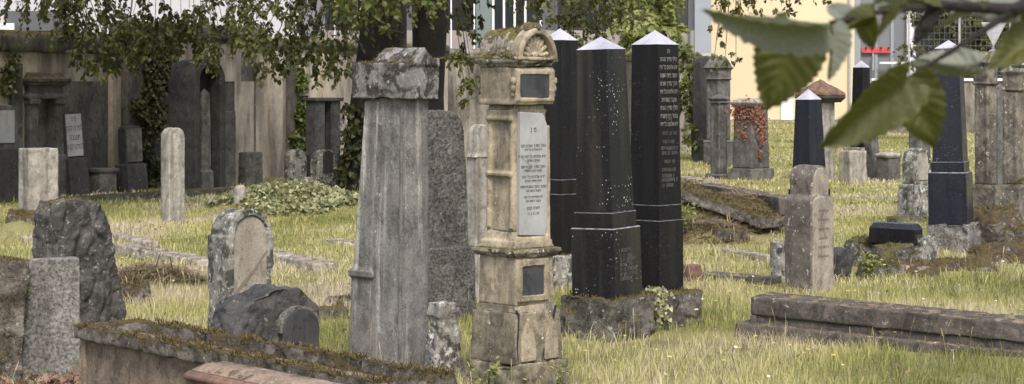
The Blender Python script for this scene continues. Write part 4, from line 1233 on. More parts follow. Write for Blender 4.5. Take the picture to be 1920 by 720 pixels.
vis = [(140, 25, 33, .42), (190, 15, 32, .45), (215, 55, 32, .38), (160, 75, 31.5, .32), (205, 95, 32.5, .30), (150, 110, 31, .2), (190, 125, 31.8, .2), (130, 62, 32, .2),
       (250, 25, 33, .36), (305, 25, 32, .4), (290, 62, 31.5, .33), (320, 85, 32, .26), (275, 80, 32, .2), (355, 15, 33, .33), (395, 20, 31, .38), (420, 50, 31, .34), (415, 80, 31, .2),
       (455, 20, 32, .4), (470, 55, 33, .36), (500, 25, 31, .4), (520, 65, 31.5, .42), (530, 95, 32, .3), (545, 108, 31, .2), (570, 40, 32, .4), (600, 75, 31.5, .4), (620, 20, 33, .42), (640, 60, 32, .4),
       (610, 110, 31.5, .3), (645, 105, 31, .28), (632, 132, 31, .2), (650, 15, 34, .3), (80, 5, 33, .25)]
vis += [(x__, y__, 32, .34) for x__, y__ in ((110, 10), (125, 45), (230, 40), (240, 70), (265, 50), (340, 45), (365, 35), (380, 60), (400, 95), (440, 35), (490, 75), (505, 110), (565, 80), (585, 100), (545, 20), (590, 10), (170, 45), (235, 100), (180, 100))]
vb = [bz(a, b, c, r * .9) for a, b, c, r in vis]
up = fillblobs(-150, 760, 28, 38.5, 3.8, 6.5, 38, .55, 1.0) + fillblobs(-260, 330, 29, 36, 3.9, 5.6, 22, .6, 1.0)  # unseen crown clumps; the second group is added to shade the left wall
Yt = 37.4
z0 = gz(Xp(690, Yt), Yt)
tree('leaning_tree', 'dark thick tree trunk leaning right behind the grey pillar, foliage hanging over the left wall',
     [(Xp(672, Yt), Yt, z0 - .2), (Xp(680, Yt), Yt, Zp(320, Yt)), (Xp(697, Yt), Yt, Zp(180, Yt)), (Xp(722, Yt), Yt, Zp(0, Yt)), (Xp(740, Yt), Yt, 5.0), (Xp(700, Yt), Yt, 7.0)],
     [.50, .40, .38, .38, .34, .15], vb + up, .095, 'lf_dark', 19, leaves=13, length=.6, droop=.8)
vis2 = [(860, 20, 33, .35), (880, 60, 32, .3), (875, 100, 31, .3), (885, 130, 31, .26), (870, 158, 31, .22), (885, 185, 31, .16), (900, 20, 34, .3), (1040, 15, 36, .45), (1075, 40, 36, .45), (1105, 20, 36, .45), (1070, 70, 35, .3), (1120, 55, 36, .35), (1150, 15, 36, .3), (1130, 5, 35, .4), (790, 5, 30, .3)]
Yt = 37.8
z0 = gz(Xp(800, Yt), Yt)
tree('straight_tree', 'dark upright tree trunk between the grey pillar and the sandstone monument',
     [(Xp(803, Yt), Yt, z0 - .2), (Xp(803, Yt), Yt, Zp(320, Yt)), (Xp(803, Yt), Yt, Zp(180, Yt)), (Xp(806, Yt), Yt, Zp(0, Yt)), (Xp(810, Yt), Yt, 5.2), (Xp(830, Yt), Yt, 7.2)],
     [.42, .32, .29, .35, .32, .15], [bz(a, b, c, r * .85) for a, b, c, r in vis2] + fillblobs(700, 1180, 31, 39, 3.8, 6.5, 26, .6, 1.0), .085, 'lf_dark', 24, leaves=15)
# hanging maple leaves nearer to the camera: part of a small maple left out of frame above
Yt = 24.0
mb = [bz(712, 30, 24, .10), bz(730, 58, 24, .07), bz(745, 12, 24, .12), bz(690, 5, 24, .12), bz(828, 10, 24.5, .13), bz(800, 0, 24.5, .1), bz(640, -10, 24.3, .25), bz(740, -45, 24, .3), bz(800, -45, 24, .3), bz(680, -45, 24, .3)]
x_ = Xp(790, 26.5)
tree('maple_tree', 'broad pale maple leaves hanging in front of the two dark trunks',
     [(x_ - .25, 26.4, -.2), (x_ - .25, 26.4, 1.0), (x_ - .22, 26.3, 2.6), (x_ - .2, 26, 3.6)], [.05, .045, .04, .03], mb, .12, 'lf_mid', 10, T=T_MAPLE, leaves=5, length=.3, droop=.9, twr=.003)
# pale maple behind the obelisks
pb = [bz(1215, 20, 52, .7), bz(1190, 45, 51, .5), bz(1240, 50, 52, .55), bz(1215, 75, 51, .5), bz(1180, 25, 52, .35), bz(1255, 75, 52, .3), bz(1210, -40, 52, .9), bz(1250, -10, 52, .4), bz(1180, 68, 51, .3)]
tree('pale_maple', 'pale yellow green maple rising above the wall between two black obelisks',
     [(Xp(1215, 52), 52, gz(3.4, 52) - .2), (Xp(1215, 52), 52, 1.5), (Xp(1218, 52), 52, 3.0), (Xp(1220, 52), 52, 5)], [.14, .11, .09, .05], pb, .17, 'lf_pale', 26, T=T_MAPLE, leaves=10, length=.55)
bb = [bz(1285, 110, 49.5, .4), bz(1300, 150, 49.5, .35), bz(1290, 190, 49, .35), bz(1310, 215, 49, .3), bz(1300, 250, 48.6, .3), bz(1275, 90, 50, .35), bz(1312, 120, 50, .25), bz(1278, 150, 49, .3)]
tree('wall_bush', 'yellow green shrub growing up the wall end right of the lettered obelisk',
     [(Xp(1300, 49.4), 49.4, gz(4.4, 49.4) - .2), (Xp(1300, 49.4), 49.4, .8), (Xp(1296, 49.4), 49.4, 1.6), (Xp(1290, 49.4), 49.4, 2.6)], [.06, .05, .04, .02], bb, .12, 'lf_mid', 40, leaves=12, length=.4, cat='shrub')
# small leaved branch hanging at 1340..1400 : a young elder with its stem hidden beyond the slim pillar
eb = [bz(1345, 45, 33, .15), bz(1345, 75, 33, .15), bz(1338, 118, 33, .16), bz(1360, 105, 33, .16), bz(1380, 110, 33, .12), bz(1375, 5, 33, .2), bz(1420, 5, 33, .22), bz(1390, 20, 33, .13), bz(1465, 12, 33, .18), bz(1480, 25, 33, .13), bz(1350, 5, 33, .15), bz(1545, 3, 33, .12), bz(1380, -40, 33, .5), bz(1480, -40, 33, .5)]
tree('ash_tree', 'thin hanging twigs with small brownish green leaves in front of the cream building',
     [(Xp(2080, 31), 31, -.2), (Xp(2080, 31), 31, 2), (Xp(2060, 31), 31, 4.2), (Xp(1800, 32), 32, 5.0), (Xp(1420, 33), 33, 4.6)], [.14, .12, .10, .05, .02], eb, .075, 'lf_dark', 30, leaves=9, length=.35, twr=.004)
# dark trees behind fence and buildings
hb = [bz(rng.uniform(1700, 1960), rng.uniform(-20, 135), 67.5, rng.uniform(.35, .6)) for _ in range(26)]
tree('dark_tree', 'dark leafy tree behind the wire fence at the upper right',
     [(Xp(1830, 68), 68, .3), (Xp(1830, 68), 68, 1.5), (Xp(1832, 68), 68, 3.2), (Xp(1835, 68), 68, 5)], [.2, .16, .13, .08], hb, .15, 'lf_dark', 16, leaves=12)


# ------------------------------------------------------------------ ivy patches
def ivy_on(name, label, pts, nrm, size, mat, cat='ivy', parent=None, T=T_IVY, kind=None):
    pts = np.asarray(pts, float); n = len(pts)
    nn = np.asarray(nrm, float) + rng.normal(size=(n, 3)) * .45
    D = rng.normal(size=(n, 3)); D[:, 2] -= 1.2; D += np.asarray(nrm, float) * .3
    c0 = pts.mean(0); c0[2] = pts[:, 2].min()
    me = leaf_mesh(name, pts - c0, D, nn, size * rng.uniform(.6, 1.3, n), T, rng.uniform(0, 1, n) ** 1.3)
    o = link(name, me, M[mat], parent, tuple(c0))
    return tag(o, label, cat, None, kind)


def wall_ivy(name, label, blobs, dens, size, mat):
    P, Nr = [], []
    for (px, py, r) in blobs:
        for _ in range(int(dens * r * r / 100)):
            a = rng.uniform(0, 2 * pi); q = r * math.sqrt(rng.uniform(0, 1))
            w = wall_pt(px + q * cos(a) * .7, .03 + rng.uniform(0, .22))
            if not w: continue
            (p, n_) = w; zz = Zp(py + q * sin(a), p.y)
            if zz < gz(p.x, p.y): continue
            P.append((p.x, p.y, zz)); Nr.append((n_.x, n_.y, .3))
    return ivy_on(name, label, P, Nr, size, mat, 'ivy')


wall_ivy('wall_ivy', 'dark ivy column climbing the wall left of the niche monument', [(262, 70, 26), (285, 100, 30), (275, 130, 26), (300, 150, 24), (275, 175, 26), (262, 205, 24), (285, 215, 24), (272, 245, 22), (240, 200, 16), (262, 280, 20), (280, 310, 18), (270, 335, 16), (305, 60, 20)], 60, .078, 'lf_ivy')
wall_ivy('wall_ivy', 'light green climbing plant on the pale wall left of the double pillar monument', [(556, 145, 13), (553, 165, 12), (556, 190, 12), (553, 215, 16), (560, 240, 20), (548, 262, 20), (570, 220, 14), (565, 275, 16)], 60, .09, 'lf_mid')
wall_ivy('wall_ivy', 'thin dark ivy patch on the far left wall', [(8, 110, 14), (5, 140, 16), (2, 165, 14)], 30, .09, 'lf_ivy')
# ivy on trunk
P, Nr = [], []
for _ in range(420):
    py = rng.uniform(195, 352); Y = 37.4 - .36; cxp = 697 + (180 - py) * .10
    a = rng.uniform(-pi * .95, -pi * .3); rr = .42 + rng.uniform(0, .1) + (.05 if py > 300 else 0)
    P.append((Xp(cxp, 37.4) + rr * cos(a), 37.4 + rr * sin(a), Zp(py, 37.2))); Nr.append((cos(a), sin(a), .2))
ivy_on('trunk_ivy', 'ivy climbing the foot of the leaning dark tree trunk', P, Nr, .10, 'lf_ivy')
# ivy mound
P, Nr = [], []
for _ in range(3600):
    a = rng.uniform(0, 2 * pi); q = math.sqrt(rng.uniform(0, 1)) * (1.3 + .25 * math.sin(a * 3))
    x = Xp(545, 31) + .95 * q * cos(a); y = 31 + .8 * q * sin(a)
    P.append((x, y, gz(x, y) + rng.uniform(.0, .13))); Nr.append((0, -.4, 1))
ivy_on('ivy_mound', 'low mound covered in pale green ivy in the middle of the left lawn', P, Nr, .075, 'lf_ivy2', 'ivy mound', kind='stuff')
stele('small_stone', 'pale stub of a stone at the left end of the ivy mound', 450, 30.4, .16, .12, .30, 40, 'round', 'pale', vox=.014)
stele('small_stone', 'tiny pale stone poking out of the ivy mound', 578, 32.0, .12, .1, .44, 40, 'flat', 'pale', vox=.014)
# ivy on the plinth
P, Nr = [], []
pl = Vector((Xp(1224, 16.55), 16.55))
for _ in range(150):
    t_ = rng.uniform(0, 1); x = Xp(1238 + rng.normal() * 9, 16.1); zz = .30 - t_ * .30 * rng.uniform(.3, 1)
    y = 16.55 - .43 + abs(x - Xp(1233, 16.1)) * .9 - .02
    P.append((x, y, zz)); Nr.append((.3, -1, .2))
for _ in range(60):
    P.append((Xp(rng.uniform(1215, 1250), 16.2), 16.25 + rng.uniform(-.05, .15), .29 + rng.uniform(0, .03))); Nr.append((0, -.3, 1))
ivy_on('plinth_ivy', 'ivy trail hanging over the corner of the mossy obelisk plinth', P, Nr, .035, 'lf_ivy2')
# red creeper on capped monument
P, Nr = [], []
cm = Vector((capped.x, capped.Y))
for (px, py, r, c) in ((1380, 208, 14, 80), (1400, 205, 16, 90), (1425, 210, 14, 90), (1432, 235, 10, 80), (1430, 262, 8, 50), (1395, 250, 9, 40), (1428, 290, 6, 30), (1412, 222, 9, 30), (1385, 222, 9, 40)):
    for _ in range(c):
        x = Xp(px + rng.normal() * r * .6, 41.2); 
        y = 41.6 - .37 + abs(x - cm.x) * .95 - .04
        P.append((x, y, Zp(py + rng.normal() * r * .7, y))); Nr.append((.1, -1, .1))
ivy_on('red_creeper', 'rust red creeper over the broad capped gravestone', P, Nr, .045, 'lf_red', 'creeper')

# yellow-green weeds by the rubble
def weed(label, px, Y, n, h, size, mat, cat='plant', name='weed', group=None):
    x0 = Xp(px, Y); g = gz(x0, Y); P, D, Nn, S = [], [], [], []; bm = bmesh.new()
    for i in range(n):
        a = rng.uniform(0, 2 * pi); rr = rng.uniform(.1, .6) * h
        pts = [Vector((0, 0, -.02)), Vector((cos(a) * rr * .4, sin(a) * rr * .4, h * .6)), Vector((cos(a) * rr, sin(a) * rr, h * rng.uniform(.6, 1)))]
        tube(bm, pts, [.003, .002, .001], 4, cap=False)
        for j in range(7):
            t_ = (j + 1) / 7.5; q = pts[0].lerp(pts[1], min(1, t_ * 2)) if t_ < .5 else pts[1].lerp(pts[2], t_ * 2 - 1)
            P.append(tuple(q)); D.append(rng.normal(size=3) + np.array((cos(a), sin(a), .3))); Nn.append((0, -.2, 1)); S.append(size * rng.uniform(.6, 1.2))
    root = empty(name, (x0, Y, g), (0, 0, 0), label, cat, group)
    fin('stems', bm, M['lf_mid'], root, bev=0)
    link('foliage', leaf_mesh('foliage', P, D, Nn, S, T_LEAF, rng.uniform(0, 1, len(P))), M[mat], root)
    return root


weed('feathery yellow green weed left of the rubble by the black block', 1628, 20.3, 16, .28, .06, 'lf_pale')
weed('green broad leaved weed growing against the sandstone monument plinth', 912, 12.7, 8, .24, .05, 'lf_pale')
weed('thin pale weed at the right foot of the sandstone monument', 1050, 12.9, 8, .20, .03, 'lf_pale')
weed('fern like tuft below the straw mound', 1288, 24.5, 10, .4, .07, 'lf_pale')

# leaf litter front left
P = []
for _ in range(750):
    x = Xp(rng.uniform(-20, 260) if rng.uniform() < .7 else rng.uniform(80, 200), 12.9); y = rng.uniform(11.6, 13.2)
    P.append((x, y, gz(x, y) + rng.uniform(.01, .10)))
ivy_on('leaf_litter', 'brown curled dead leaves heaped in the lower left corner', P, [(0, -.3, 1)] * len(P), .06, 'lf_brown', 'leaf litter', T=T_MAPLE, kind='stuff')

# ------------------------------------------------------------------ foreground lime branch
ml = bpy.data.materials.new('lime_leaf'); ml.use_nodes = True; nt = ml.node_tree
for n in list(nt.nodes): nt.nodes.remove(n)
out = nt.nodes.new('ShaderNodeOutputMaterial'); pb_ = nt.nodes.new('ShaderNodeBsdfPrincipled'); tr = nt.nodes.new('ShaderNodeBsdfTranslucent'); mx = nt.nodes.new('ShaderNodeMixShader')
k = N(nt)
base = k.mix(k.rng(k.noise(25, 5), .35, .65), (.05, .056, .012), (.095, .10, .022))
base = k.mix(k.geo.outputs['Backfacing'], base, k.mix(k.rng(k.noise(30, 4), .35, .65), (.17, .19, .155), (.24, .26, .22)))
k.lk(base, pb_.inputs['Base Color']); pb_.inputs['Roughness'].default_value = .42; pb_.inputs['Specular IOR Level'].default_value = .5
tr.inputs[0].default_value = (.17, .165, .02, 1); mx.inputs[0].default_value = .4
k.lk(k.bump(k.noise(140, 4), .0008, .8), pb_.inputs['Normal'])
k.lk(pb_.outputs[0], mx.inputs[1]); k.lk(tr.outputs[0], mx.inputs[2]); k.lk(mx.outputs[0], out.inputs[0])
M['lime'] = ml


def lime_leaf_bm(fold=.25, curl=.3, nx=15, ny=26, seed=0):
    """unit-length cordate serrated leaf with pleats along the side veins; axis +Y, base at origin"""
    rr = random.Random(seed); bm = bmesh.new(); G = []
    for j in range(ny + 1):
        v = j / ny
        wd = .42 * (math.sin(pi * min(1, (v * .93 + .07)) ** .72) ** .75) * (1 - .22 * v)
        if v > .9: wd *= max(0.0, (1 - v) / .1) ** .6 * .9 + .02
        ser = .015 * (1 if j % 2 else -1)
        row = []
        for i in range(nx + 1):
            u = i / nx * 2 - 1
            x = u * (wd + ser * (abs(u) ** 6))
            y = v - .10 * (1 - v) * abs(u) ** 1.6 * (1 if v < .3 else .4) + .10 * abs(u) * (v - .1)
            vein = .024 * math.sin((v - .5 * abs(u) * .42) * 2 * pi * 7.5) * min(1, abs(u) * 3)
            z = fold * abs(x) - curl * v * v * .5 + vein + .02 * math.sin(v * 9 + u * 4 + seed)
            row.append(bm.verts.new((x, y, z)))
        G.append(row)
    for j in range(ny):
        for i in range(nx):
            bm.faces.new((G[j][i], G[j][i + 1], G[j + 1][i + 1], G[j + 1][i]))
    for f in bm.faces: f.smooth = True
    return bm


def P3(px, py, Y): return Vector((Xp(px, Y), Y, Zp(py, Y)))


root = empty('lime_tree', (3.9, 4.4, gz(3.9, 4.4)), (0, 0, 0), 'lime tree branch with large serrated leaves hanging blurred at the upper right front', 'tree')
B0 = Vector(root.location)
bm = bmesh.new(); tube(bm, [Vector((0, 0, -.3)), Vector((0, 0, 1.2)), Vector((.05, .05, 3.2)), Vector((.1, .1, 5.0))], [.22, .18, .15, .1], 16)
fin('trunk', bm, M['bark'], root, bev=0)
bm = bmesh.new()
tube(bm, [Vector((.04, .04, 3.3)), P3(3300, -1100, 3.4) - B0, P3(2500, -330, 3.0) - B0, P3(2150, -60, 2.85) - B0, P3(1900, 18, 2.75) - B0, P3(1760, 10, 2.7) - B0, P3(1650, 22, 2.65) - B0, P3(1560, 42, 2.6) - B0], [.05, .028, .017, .012, .009, .006, .004, .003], 8)
tube(bm, [P3(1900, 18, 2.75) - B0, P3(1840, 60, 2.72) - B0, P3(1760, 110, 2.7) - B0, P3(1702, 145, 2.66) - B0], [.007, .005, .003, .002], 6)
tube(bm, [P3(1760, 10, 2.7) - B0, P3(1735, 50, 2.7) - B0, P3(1715, 78, 2.7) - B0], [.009, .011, .004], 8)
tube(bm, [P3(2150, -60, 2.85) - B0, P3(2000, 60, 2.8) - B0, P3(1950, 150, 2.8) - B0, P3(1935, 330, 2.8) - B0], [.01, .006, .004, .003], 6)
fin('limb', bm, M['bark'], root, bev=0)
# (base px,py, tip px,py, length scale in px of width, roll deg, depth, depth change at tip)
# base px,py ; tip px,py ; half-width factor ; roll ; fold of the halves (deg) ; distance ; distance change to the tip
LV = [(1552, 42, 1338, 26, .80, -52, 48, 2.55, .02), (1500, 52, 1441, 194, 1.05, 8, 8, 2.66, .03), (1552, 48, 1556, 142, 1.15, -45, 48, 2.60, .0), (1588, 40, 1556, 10, 1.0, 20, 30, 2.64, .03),
      (1625, 20, 1633, 88, .75, 30, 20, 2.63, .03), (1702, 146, 1556, 268, .72, -22, 22, 2.60, .0), (1706, 146, 1748, 268, .95, 12, 10, 2.66, .02), (1835, 122, 1712, 118, .55, 165, 20, 2.70, .0),
      (1760, 12, 1640, 8, .7, 140, 30, 2.7, .02), (1850, 15, 1760, 50, .6, 110, 40, 2.72, .02), (1905, 15, 1800, -2, .7, 200, 20, 2.75, .03), (1960, 60, 1868, 118, .8, 20, 20, 2.8, -.05),
      (1975, 20, 1880, 30, .7, 60, 20, 2.8, .0), (1940, 330, 1886, 350, .5, 100, 10, 2.8, .0), (1760, 0, 1680, -30, .9, 40, 20, 2.7, .0), (1700, 5, 1610, -15, .9, 120, 30, 2.66, .0), (1980, -20, 1830, 15, .7, 140, 20, 2.78, .0),
      (1640, 30, 1570, 55, .8, 150, 30, 2.62, 0), (1690, 20, 1650, 60, .8, 60, 30, 2.64, .02), (1960, 90, 1890, 75, .7, 30, 20, 2.85, 0)]
for i, (ax, ay, bx_, by, wf, roll, fo, Y, dY) in enumerate(LV):
    a, b_ = P3(ax, ay, Y), P3(bx_, by, Y + dY)
    ax_ = b_ - a; L = ax_.length * 1.03; ya = ax_.normalized()
    view = Vector((0, -1, 0)); xa = ya.cross(view).normalized(); za = xa.cross(ya)
    Rm = Matrix((xa, ya, za)).transposed() @ Matrix.Rotation(R(roll), 3, 'Y')
    me = bpy.data.meshes.new('leaf'); bm = lime_leaf_bm(math.tan(R(fo)), .12, seed=i)
    cf = cos(R(fo)) if fo > 30 else 1
    for v in bm.verts: v.co.x *= wf * cf; v.co.z *= (wf if fo > 30 else 1) * (cf if fo > 30 else 1)
    if i in (0, 2, 3, 13, 17): bmesh.ops.reverse_faces(bm, faces=bm.faces)
    bm.to_mesh(me); bm.free()
    o = link('leaf', me, M['lime'], root)
    o.matrix_local = Matrix.Translation(a - B0) @ (Rm.to_4x4() @ Matrix.Scale(L, 4))

# ------------------------------------------------------------------ ground and grass
def axis_pts(segs):
    out = []
    for a, b, st in segs: out += list(np.arange(a, b, st))
    return np.array(out + [segs[-1][1]])


gxs = axis_pts([(-600, -60, 60), (-60, -14, 3), (-14, 14, .16), (14, 60, 3), (60, 600, 60)])
gys = axis_pts([(-60, 5, 5), (5, 10, .5), (10, 36, .13), (36, 80, .6), (80, 120, 4), (120, 1500, 60)])
nx, ny = len(gxs), len(gys)
V = np.empty((ny, nx, 3), np.float32)
for j, y in enumerate(gys):
    for i, x in enumerate(gxs): V[j, i] = (x, y, gz(float(x), float(y)))
idx = np.arange(nx * ny).reshape(ny, nx)
Q = np.stack([idx[:-1, :-1], idx[:-1, 1:], idx[1:, 1:], idx[1:, :-1]], -1).reshape(-1, 4)
me = bpy.data.meshes.new('ground'); me.from_pydata(V.reshape(-1, 3).tolist(), [], Q.tolist())
me.polygons.foreach_set('use_smooth', [True] * len(me.polygons))
mgd, nt, b, _ = newmat('turf_soil'); k = N(nt)
c = k.mix(k.rng(k.noise(.7, 6), .4, .6), (.20, .20, .075), (.25, .23, .10))
c = k.mix(k.rng(k.noise(3, 7, .7), .52, .62, 0, .6), c, (.10, .085, .045))
c = k.mix(k.rng(k.noise(30, 5, .7), .4, .7, 0, .5), c, (.33, .29, .17))
k.lk(c, b.inputs['Base Color']); b.inputs['Roughness'].default_value = .95; b.inputs['Specular IOR Level'].default_value = .1
k.lk(k.bump(k.noise(25, 8, .7), .05), b.inputs['Normal'])
go = link('ground', me, mgd); tag(go, 'uneven cemetery ground under the grass rising gently to the back right', None, None, 'structure')

# dry patches: (px, Y, rx, ry)
DRY = [(Xp(a, y), y, rx, ry) for a, y, rx, ry in ((300, 18.2, .8, 1.0), (580, 18.8, .7, 1.5), (1340, 23.0, .9, 1.1), (1370, 27, 1.2, 1.3), (560, 21.5, .9, .8), (300, 20, .7, .7), (120, 15.5, .6, .5), (640, 17.5, .5, .8))]
BARE = [(Xp(1130, 15.1), 15.15, .5, .22), (Xp(1270, 15.8), 15.8, .3, .25), (Xp(1020, 13.3), 13.2, .35, .2), (Xp(1640, 21.3), 21.2, .5, .3), (Xp(1800, 21.6), 21.4, .7, .35), (Xp(620, 17.2), 17.2, .35, .3), (Xp(290, 19.4), 19.4, .45, .35), (Xp(1370, 27), 27.0, 1.15, 1.25), (Xp(1370, 26), 25.8, 1.0, .8), (Xp(1335, 24.5), 24.5, .5, .5), (Xp(545, 31), 31.0, .95, .75), (Xp(35, 25.5), 25.5, .3, .3), (Xp(120, 12.6), 12.6, .5, .7)]


def grass_mesh(name, ylo, yhi, dens, hmin, hmax, wd, lean=.5, margin=1.10):
    A = (yhi - ylo) * (.55 * (yhi + ylo) / 2) * 1.05
    n = int(dens * A * (1 + 2.6 / (.5 * (yhi + ylo) / 2)))
    y = rng.uniform(ylo, yhi, n * 2); keep = rng.uniform(0, yhi, n * 2) < y; y = y[keep][:n]; n = len(y)
    x = rng.uniform(-1, 1, n) * ((960 * 1.03 / F) * y + 1.7)
    ok = np.ones(n, bool)
    for (fx, fy, w, d, rz) in FOOT:
        dx, dy = x - fx, y - fy
        u = dx * cos(rz) + dy * sin(rz); v = -dx * sin(rz) + dy * cos(rz)
        ok &= ~((abs(u) < w / 2 - .01) & (abs(v) < d / 2 - .01))
    bare = np.zeros(n)
    for (bx_, by, rx, ry) in BARE: bare = np.maximum(bare, np.exp(-(((x - bx_) / rx) ** 2 + ((y - by) / ry) ** 2)))
    # beyond the wall no grass, beneath the wall graves little
    wx = np.interp(y, [31.5, 34, 38, 41.5, 48, 56], [wxy(0).x, wxy(1).x, wxy(2).x, wxy(4).x, wxy(5).x, wxy(6).x])
    ok &= ~((x < wx) & (y > 31.5) & (y < 56.5)); ok &= ~((x < Xp(1345, 56)) & (y >= 56))
    # clumpy density
    cl = np.array([noise.noise(Vector((float(a) * 2.2, float(b2) * 2.2, 7))) for a, b2 in zip(x, y)])
    ok &= rng.uniform(0, 1, n) < (.68 + .8 * cl)
    ok &= rng.uniform(0, 1, n) > bare * 1.15
    x, y, cl, bare = x[ok], y[ok], cl[ok], bare[ok]; n = len(x)
    z = np.array([gz(float(a), float(b2)) for a, b2 in zip(x, y)])
    dry = np.zeros(n)
    for (bx_, by, rx, ry) in DRY: dry = np.maximum(dry, np.exp(-(((x - bx_) / rx) ** 2 + ((y - by) / ry) ** 2)))
    h = rng.uniform(hmin, hmax, n) * (1 + .7 * cl); h *= np.where(rng.uniform(0, 1, n) < .03, 1.9, 1)
    a = rng.uniform(0, 2 * pi, n); ln = h * rng.uniform(.05, lean, n) * 1.6
    wa = rng.uniform(0, 2 * pi, n); wv = np.stack([np.cos(wa), np.sin(wa), np.zeros(n)], 1) * (wd * rng.uniform(.6, 1.3, n))[:, None]
    b0 = np.stack([x, y, z - .01], 1)
    dx = np.stack([np.cos(a), np.sin(a), np.zeros(n)], 1)
    m1 = b0 + dx * (ln * .3)[:, None] + np.array((0, 0, 1)) * (h * .6)[:, None]
    t1 = b0 + dx * ln[:, None] + np.array((0, 0, 1)) * (h * np.sqrt(np.clip(1 - (ln / h) ** 2 * .35, .2, 1)))[:, None]
    VV = np.stack([b0 - wv / 2, b0 + wv / 2, m1 + wv * .4, m1 - wv * .4, t1], 1).reshape(-1, 3)
    k_ = np.arange(n)[:, None] * 5
    idx = np.concatenate([k_ + np.array([[0, 1, 2, 3]]), k_ + np.array([[3, 2, 4]])], 1).ravel()
    ls = np.tile([4, 3], n)
    me = bpy.data.meshes.new(name)
    me.vertices.add(len(VV)); me.vertices.foreach_set('co', VV.astype(np.float32).ravel())
    me.loops.add(len(idx)); me.loops.foreach_set('vertex_index', idx.astype(np.int32))
    me.polygons.add(len(ls)); me.polygons.foreach_set('loop_start', np.concatenate([[0], np.cumsum(ls)[:-1]]).astype(np.int32)); me.polygons.foreach_set('loop_total', ls.astype(np.int32))
    pn = np.array([noise.noise(Vector((float(q) * .5, float(w_) * .5, 2))) for q, w_ in zip(x, y)])
    tint = np.clip(.49 + pn * .95 + rng.normal(size=n) * .2 + dry * .55, 0, 1)
    tint_attr(me, np.repeat(tint, 5)); me.update(calc_edges=True)
    return me


def grassmat():
    m = bpy.data.materials.new('grass_blades'); m.use_nodes = True; nt = m.node_tree
    for n in list(nt.nodes): nt.nodes.remove(n)
    out = nt.nodes.new('ShaderNodeOutputMaterial'); b = nt.nodes.new('ShaderNodeBsdfPrincipled'); t = nt.nodes.new('ShaderNodeBsdfTranslucent'); mx = nt.nodes.new('ShaderNodeMixShader')
    at = nt.nodes.new('ShaderNodeAttribute'); at.attribute_name = 'tint'
    cr = nt.nodes.new('ShaderNodeValToRGB'); e = cr.color_ramp.elements
    e[0].position = 0; e[0].color = (.15, .165, .045, 1); e[1].position = 1; e[1].color = (.50, .43, .33, 1)
    for p, c in ((.35, (.32, .325, .11, 1)), (.62, (.49, .455, .19, 1)), (.8, (.53, .47, .28, 1))):
        q = e.new(p); q.color = c
    nt.links.new(at.outputs['Fac'], cr.inputs[0]); nt.links.new(cr.outputs[0], b.inputs['Base Color']); nt.links.new(cr.outputs[0], t.inputs[0])
    b.inputs['Roughness'].default_value = .6; b.inputs['Specular IOR Level'].default_value = .2; mx.inputs[0].default_value = .3
    nt.links.new(b.outputs[0], mx.inputs[1]); nt.links.new(t.outputs[0], mx.inputs[2]); nt.links.new(mx.outputs[0], out.inputs[0])
    return m


M['grass'] = grassmat()
for (lab, a, b2, dn, h0, h1, wd) in (('long dry grass with seed stalks in the foreground', 11.5, 19.0, 1900, .035, .115, .0045), ('yellow green grass of the middle lawn', 19.0, 32.0, 900, .03, .09, .009),
                                   ('short grass of the far lawn', 32.0, 74.0, 130, .03, .08, .028)):
    o = link('grass', grass_mesh('grass', a, b2, dn, h0, h1, wd), M['grass']); tag(o, lab, 'grass', None, 'stuff')
P = []; S = []
for _ in range(9000):
    y = rng.uniform(12, 34); x = rng.uniform(-1, 1) * .27 * y
    if noise.noise(Vector((x * .9, y * .9, 11))) < .12: continue
    if x < np.interp(y, [31.5, 34], [wxy(0).x, wxy(1).x]) and y > 31: continue
    P.append((x, y, gz(x, y) + rng.uniform(.01, .06))); S.append(rng.uniform(.02, .05))
M['cover'] = leafmat('broad_weed', (.10, .12, .04), (.28, .27, .12), .3)
o = link('ground_cover', leaf_mesh('ground_cover', P, rng.normal(size=(len(P), 3)) * np.array((1, 1, .3)), rng.normal(size=(len(P), 3)) * .4 + np.array((0, -.3, 1)), S, T_LEAF, rng.uniform(0, 1, len(P))), M['cover']); tag(o, 'small broad leaved weeds and clover between the grass', 'weeds', None, 'stuff')
P = []
for _ in range(700):
    y = rng.uniform(12, 34); x = rng.uniform(-1, .9) * .26 * y
    if x < np.interp(y, [31.5, 34], [wxy(0).x, wxy(1).x]) and y > 31: continue
    P.append((x, y, gz(x, y) + rng.uniform(.01, .05)))
o = ivy_on('fallen_leaves', 'scattered dry brown leaves lying in the grass', P, [(0, -.3, 1)] * len(P), .04, 'lf_brown', 'leaf litter', T=T_LEAF, kind='stuff')
P, D, S, TT = [], [], [], []
for _ in range(3600):
    y = rng.uniform(12, 26); x = rng.uniform(-1, 1) * .27 * y
    if rng.uniform(0, 26) > y or noise.noise(Vector((x * 1.3, y * 1.3, 3))) < -.1: continue
    if any(abs((x - fx) * cos(rz) + (y - fy) * sin(rz)) < w / 2 and abs(-(x - fx) * sin(rz) + (y - fy) * cos(rz)) < d / 2 for fx, fy, w, d, rz in FOOT): continue
    P.append((x, y, gz(x, y))); D.append((rng.normal() * .22, rng.normal() * .22, 1)); S.append(rng.uniform(.14, .34)); TT.append(rng.uniform(0, 1))
T_STALK = (np.array([(-.006, 0, 0), (.006, 0, 0), (.004, .8, .05), (-.004, .8, .05), (.015, .84, .06), (.007, 1, .09), (-.007, 1, .09), (-.015, .84, .06)], float), [(0, 1, 2, 3), (3, 2, 4, 5, 6, 7)])
o = link('grass', leaf_mesh('grass', P, D, rng.normal(size=(len(P), 3)), S, T_STALK, TT), leafmat('seed_stalks', (.09, .07, .04), (.42, .35, .22), .2)); tag(o, 'thin straw coloured and brown seed stalks standing above the grass', 'grass', None, 'stuff')
